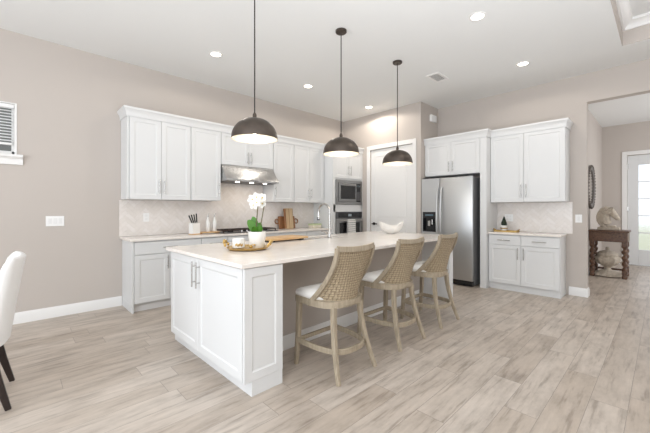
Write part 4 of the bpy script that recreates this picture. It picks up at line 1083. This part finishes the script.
# ------------------------------------------------------------------ hall furniture
HXT, HYT = 8.03, 0.45
t = thing('console_table', 'dark wooden table with barley-twist legs in the hall', 'table', (HXT, HYT, 0))
DX, DY, TZ = 0.50, 0.565, 0.885
b = NB(); box(b, -0.02, DX+0.02, -0.02, DY, TZ-0.03, TZ, 0.006, 2); obj('tabletop', b, M['darkwood'], t)
b = NB(); box(b, 0.0, DX, 0.0, DY-0.015, TZ-0.21, TZ-0.0305, 0.004); obj('apron', b, M['darkwood'], t)
b = NB(); box(b, -0.006, 0.0, 0.06, DY-0.08, TZ-0.19, TZ-0.05, 0.002); dr = obj('drawer', b, M['darkwood'], t)
for x in (0.045, DX-0.045):
    for y in (0.045, DY-0.06):
        b = NB(); n = 16; rings = []
        for k in range(91):
            z = 0.10+0.50*k/90
            rings.append([b.verts.new((x+(0.030+0.013*math.cos(2*(2*PI*j/n)-z*58))*math.cos(2*PI*j/n), y+(0.030+0.013*math.cos(2*(2*PI*j/n)-z*58))*math.sin(2*PI*j/n), z)) for j in range(n)])
        for r0, r1 in zip(rings, rings[1:]):
            for j in range(n): b.faces.new((r0[j], r0[(j+1) % n], r1[(j+1) % n], r1[j]))
        b.faces.new(rings[0][::-1]); b.faces.new(rings[-1])
        box(b, x-0.038, x+0.038, y-0.038, y+0.038, 0.60, TZ-0.21, 0.003); box(b, x-0.038, x+0.038, y-0.038, y+0.038, 0.075, 0.15, 0.003)
        lathe(b, [(0.03, 0), (0.04, 0.02), (0.04, 0.05), (0.028, 0.076)], (x, y, 0), 18); obj('leg', b, M['darkwood'], t)
for (p, q) in (((0.08, 0.045), (DX-0.08, 0.045)), ((0.08, DY-0.06), (DX-0.08, DY-0.06)), ((DX-0.045, 0.08), (DX-0.045, DY-0.1))):
    b = NB(); strip(b, [(p[0], p[1], 0.112), (q[0], q[1], 0.112)], 0.03, 0.035); obj('stretcher', b, M['darkwood'], t)
# horse head bust
t = thing('horse_head_bust', 'pale stone horse head bust on the hall table', 'sculpture', (8.27, 0.74, 0.8855), 0)
b = NB(); box(b, -0.12, 0.12, -0.17, 0.15, 0, 0.055, 0.012, 2); box(b, -0.09, 0.09, -0.115, 0.11, 0.055, 0.085, 0.012, 2); obj('plinth', b, M['stone'], t)
def skin(name, verts, edges, radii, material, parent, sub=2):
    me = bpy.data.meshes.new(name); me.from_pydata(verts, edges, []); o = bpy.data.objects.new(name, me); COL.objects.link(o); o.parent = parent
    me.materials.append(material); md = o.modifiers.new('skin', 'SKIN'); md.use_smooth_shade = True
    for v, r in zip(me.skin_vertices[0].data, radii): v.radius = r if isinstance(r, tuple) else (r, r)
    me.skin_vertices[0].data[0].use_root = True
    s = o.modifiers.new('sub', 'SUBSURF'); s.levels = sub; s.render_levels = sub
    return o
V = [(0, 0.02, 0.08), (0, 0.055, 0.17), (0, 0.06, 0.27), (0, 0.02, 0.35), (0, -0.045, 0.365), (0, -0.105, 0.30), (0, -0.135, 0.22), (0, -0.14, 0.185),
     (0.035, 0.015, 0.40), (0.042, 0.02, 0.44), (-0.035, 0.015, 0.40), (-0.042, 0.02, 0.44), (0, -0.055, 0.26)]
E = [(0, 1), (1, 2), (2, 3), (3, 4), (4, 5), (5, 6), (6, 7), (3, 8), (8, 9), (3, 10), (10, 11), (5, 12)]
skin('head', V, E, [(0.10, 0.105), (0.095, 0.105), (0.088, 0.095), 0.08, 0.078, 0.068, 0.05, 0.04, 0.022, 0.009, 0.022, 0.009, 0.055], M['stone'], t)
random.seed(5)
b = NB()
for k in range(28):
    rd = 0.135 if k < 15 else 0.075; u = k/14 if k < 15 else (k-15)/12; a = math.radians(-62+150*u)
    c = Vector((0, 0.03+rd*math.cos(a)*(1-0.15*u)-0.06*max(0, u-.7), 0.25+(0.035+rd)*math.sin(a)))
    for s in (-1, 0, 1):
        j_ = random.uniform(-.012, .012)
        tube(b, [c+Vector((s*0.045, -0.045, 0.0)), c+Vector((s*0.085, -0.02, 0.018+j_)), c+Vector((s*0.10, 0.0, -0.008)), c+Vector((s*0.112, -0.03, -0.034)), c+Vector((s*0.108, -0.06, -0.028+j_)), c+Vector((s*0.115, -0.05, -0.004))], [0.010, 0.019, 0.019, 0.016, 0.011, 0.005], 8)
obj('mane', b, M['stone'], t, sharp=80)
for s in (-1, 1):
    b = NB(); ellipsoid(b, (s*0.066, -0.075, 0.335), 0.014, 0.02, 0.013, 10); obj('eye', b, M['stone'], t)
    b = NB(); ellipsoid(b, (s*0.033, -0.155, 0.20), 0.012, 0.014, 0.012, 8); obj('nostril', b, M['stone'], t)
# carved urn on the floor
t = thing('carved_urn', 'pale carved stone urn on a scalloped base under the hall table', 'urn', (8.28, 0.75, 0), 0)
b = NB(); lathe(b, [(0.19, 0), (0.225, 0.02), (0.215, 0.05), (0.13, 0.085), (0.065, 0.12)], n=72, mod=lambda a, i: 1+0.12*abs(math.sin(7*a))); obj('scalloped_base', b, M['stone'], t)
b = NB(); lathe(b, [(0.06, 0.115), (0.05, 0.16), (0.075, 0.19), (0.15, 0.235), (0.185, 0.30), (0.18, 0.355), (0.155, 0.385), (0.165, 0.40), (0.165, 0.412)], n=72, mod=lambda a, i: 1+(0.06*math.cos(10*a) if 2 < i < 6 else 0)); obj('urn_body', b, M['stone'], t)
b = NB(); lathe(b, [(0.16, 0.412), (0.15, 0.44), (0.10, 0.475), (0.04, 0.49), (0.022, 0.505), (0.035, 0.53), (0.02, 0.555), (0.0, 0.56)], n=48, mod=lambda a, i: 1+(0.03*math.cos(12*a) if 0 < i < 3 else 0)); obj('lid', b, M['stone'], t)
for s in (-1, 1):
    b = NB(); tube(b, [(0, s*(0.175+0.05*math.sin(a)), 0.33+0.06*math.cos(a)) for a in [PI*k/12 for k in range(13)]], 0.014, 8); obj('urn_handle', b, M['stone'], t)
# mirror
t = thing('round_mirror', 'round mirror with dark beaded frame on the hall wall', 'mirror', (8.36, HY, 1.73))
b = NB()
n = 48
def ringy(prof):
    rr = [[b.verts.new((r*math.cos(2*PI*k/n), y, r*math.sin(2*PI*k/n))) for k in range(n)] for r, y in prof]
    for p_, q_ in zip(rr, rr[1:]+rr[:1]):
        for k in range(n): b.faces.new((p_[k], p_[(k+1) % n], q_[(k+1) % n], q_[k]))
ringy([(0.435, -0.001), (0.435, -0.03), (0.41, -0.04), (0.345, -0.03), (0.34, -0.001)])
for k in range(40):
    a = 2*PI*k/40; ellipsoid(b, (0.42*math.cos(a), -0.032, 0.42*math.sin(a)), 0.022, 0.022, 0.022, 8)
obj('mirror_frame', b, M['mirrorframe'], t)
b = NB(); cylx(b, (0, -0.001, 0), (0, -0.016, 0), 0.343, 48); obj('mirror_glass', b, M['mirror'], t)
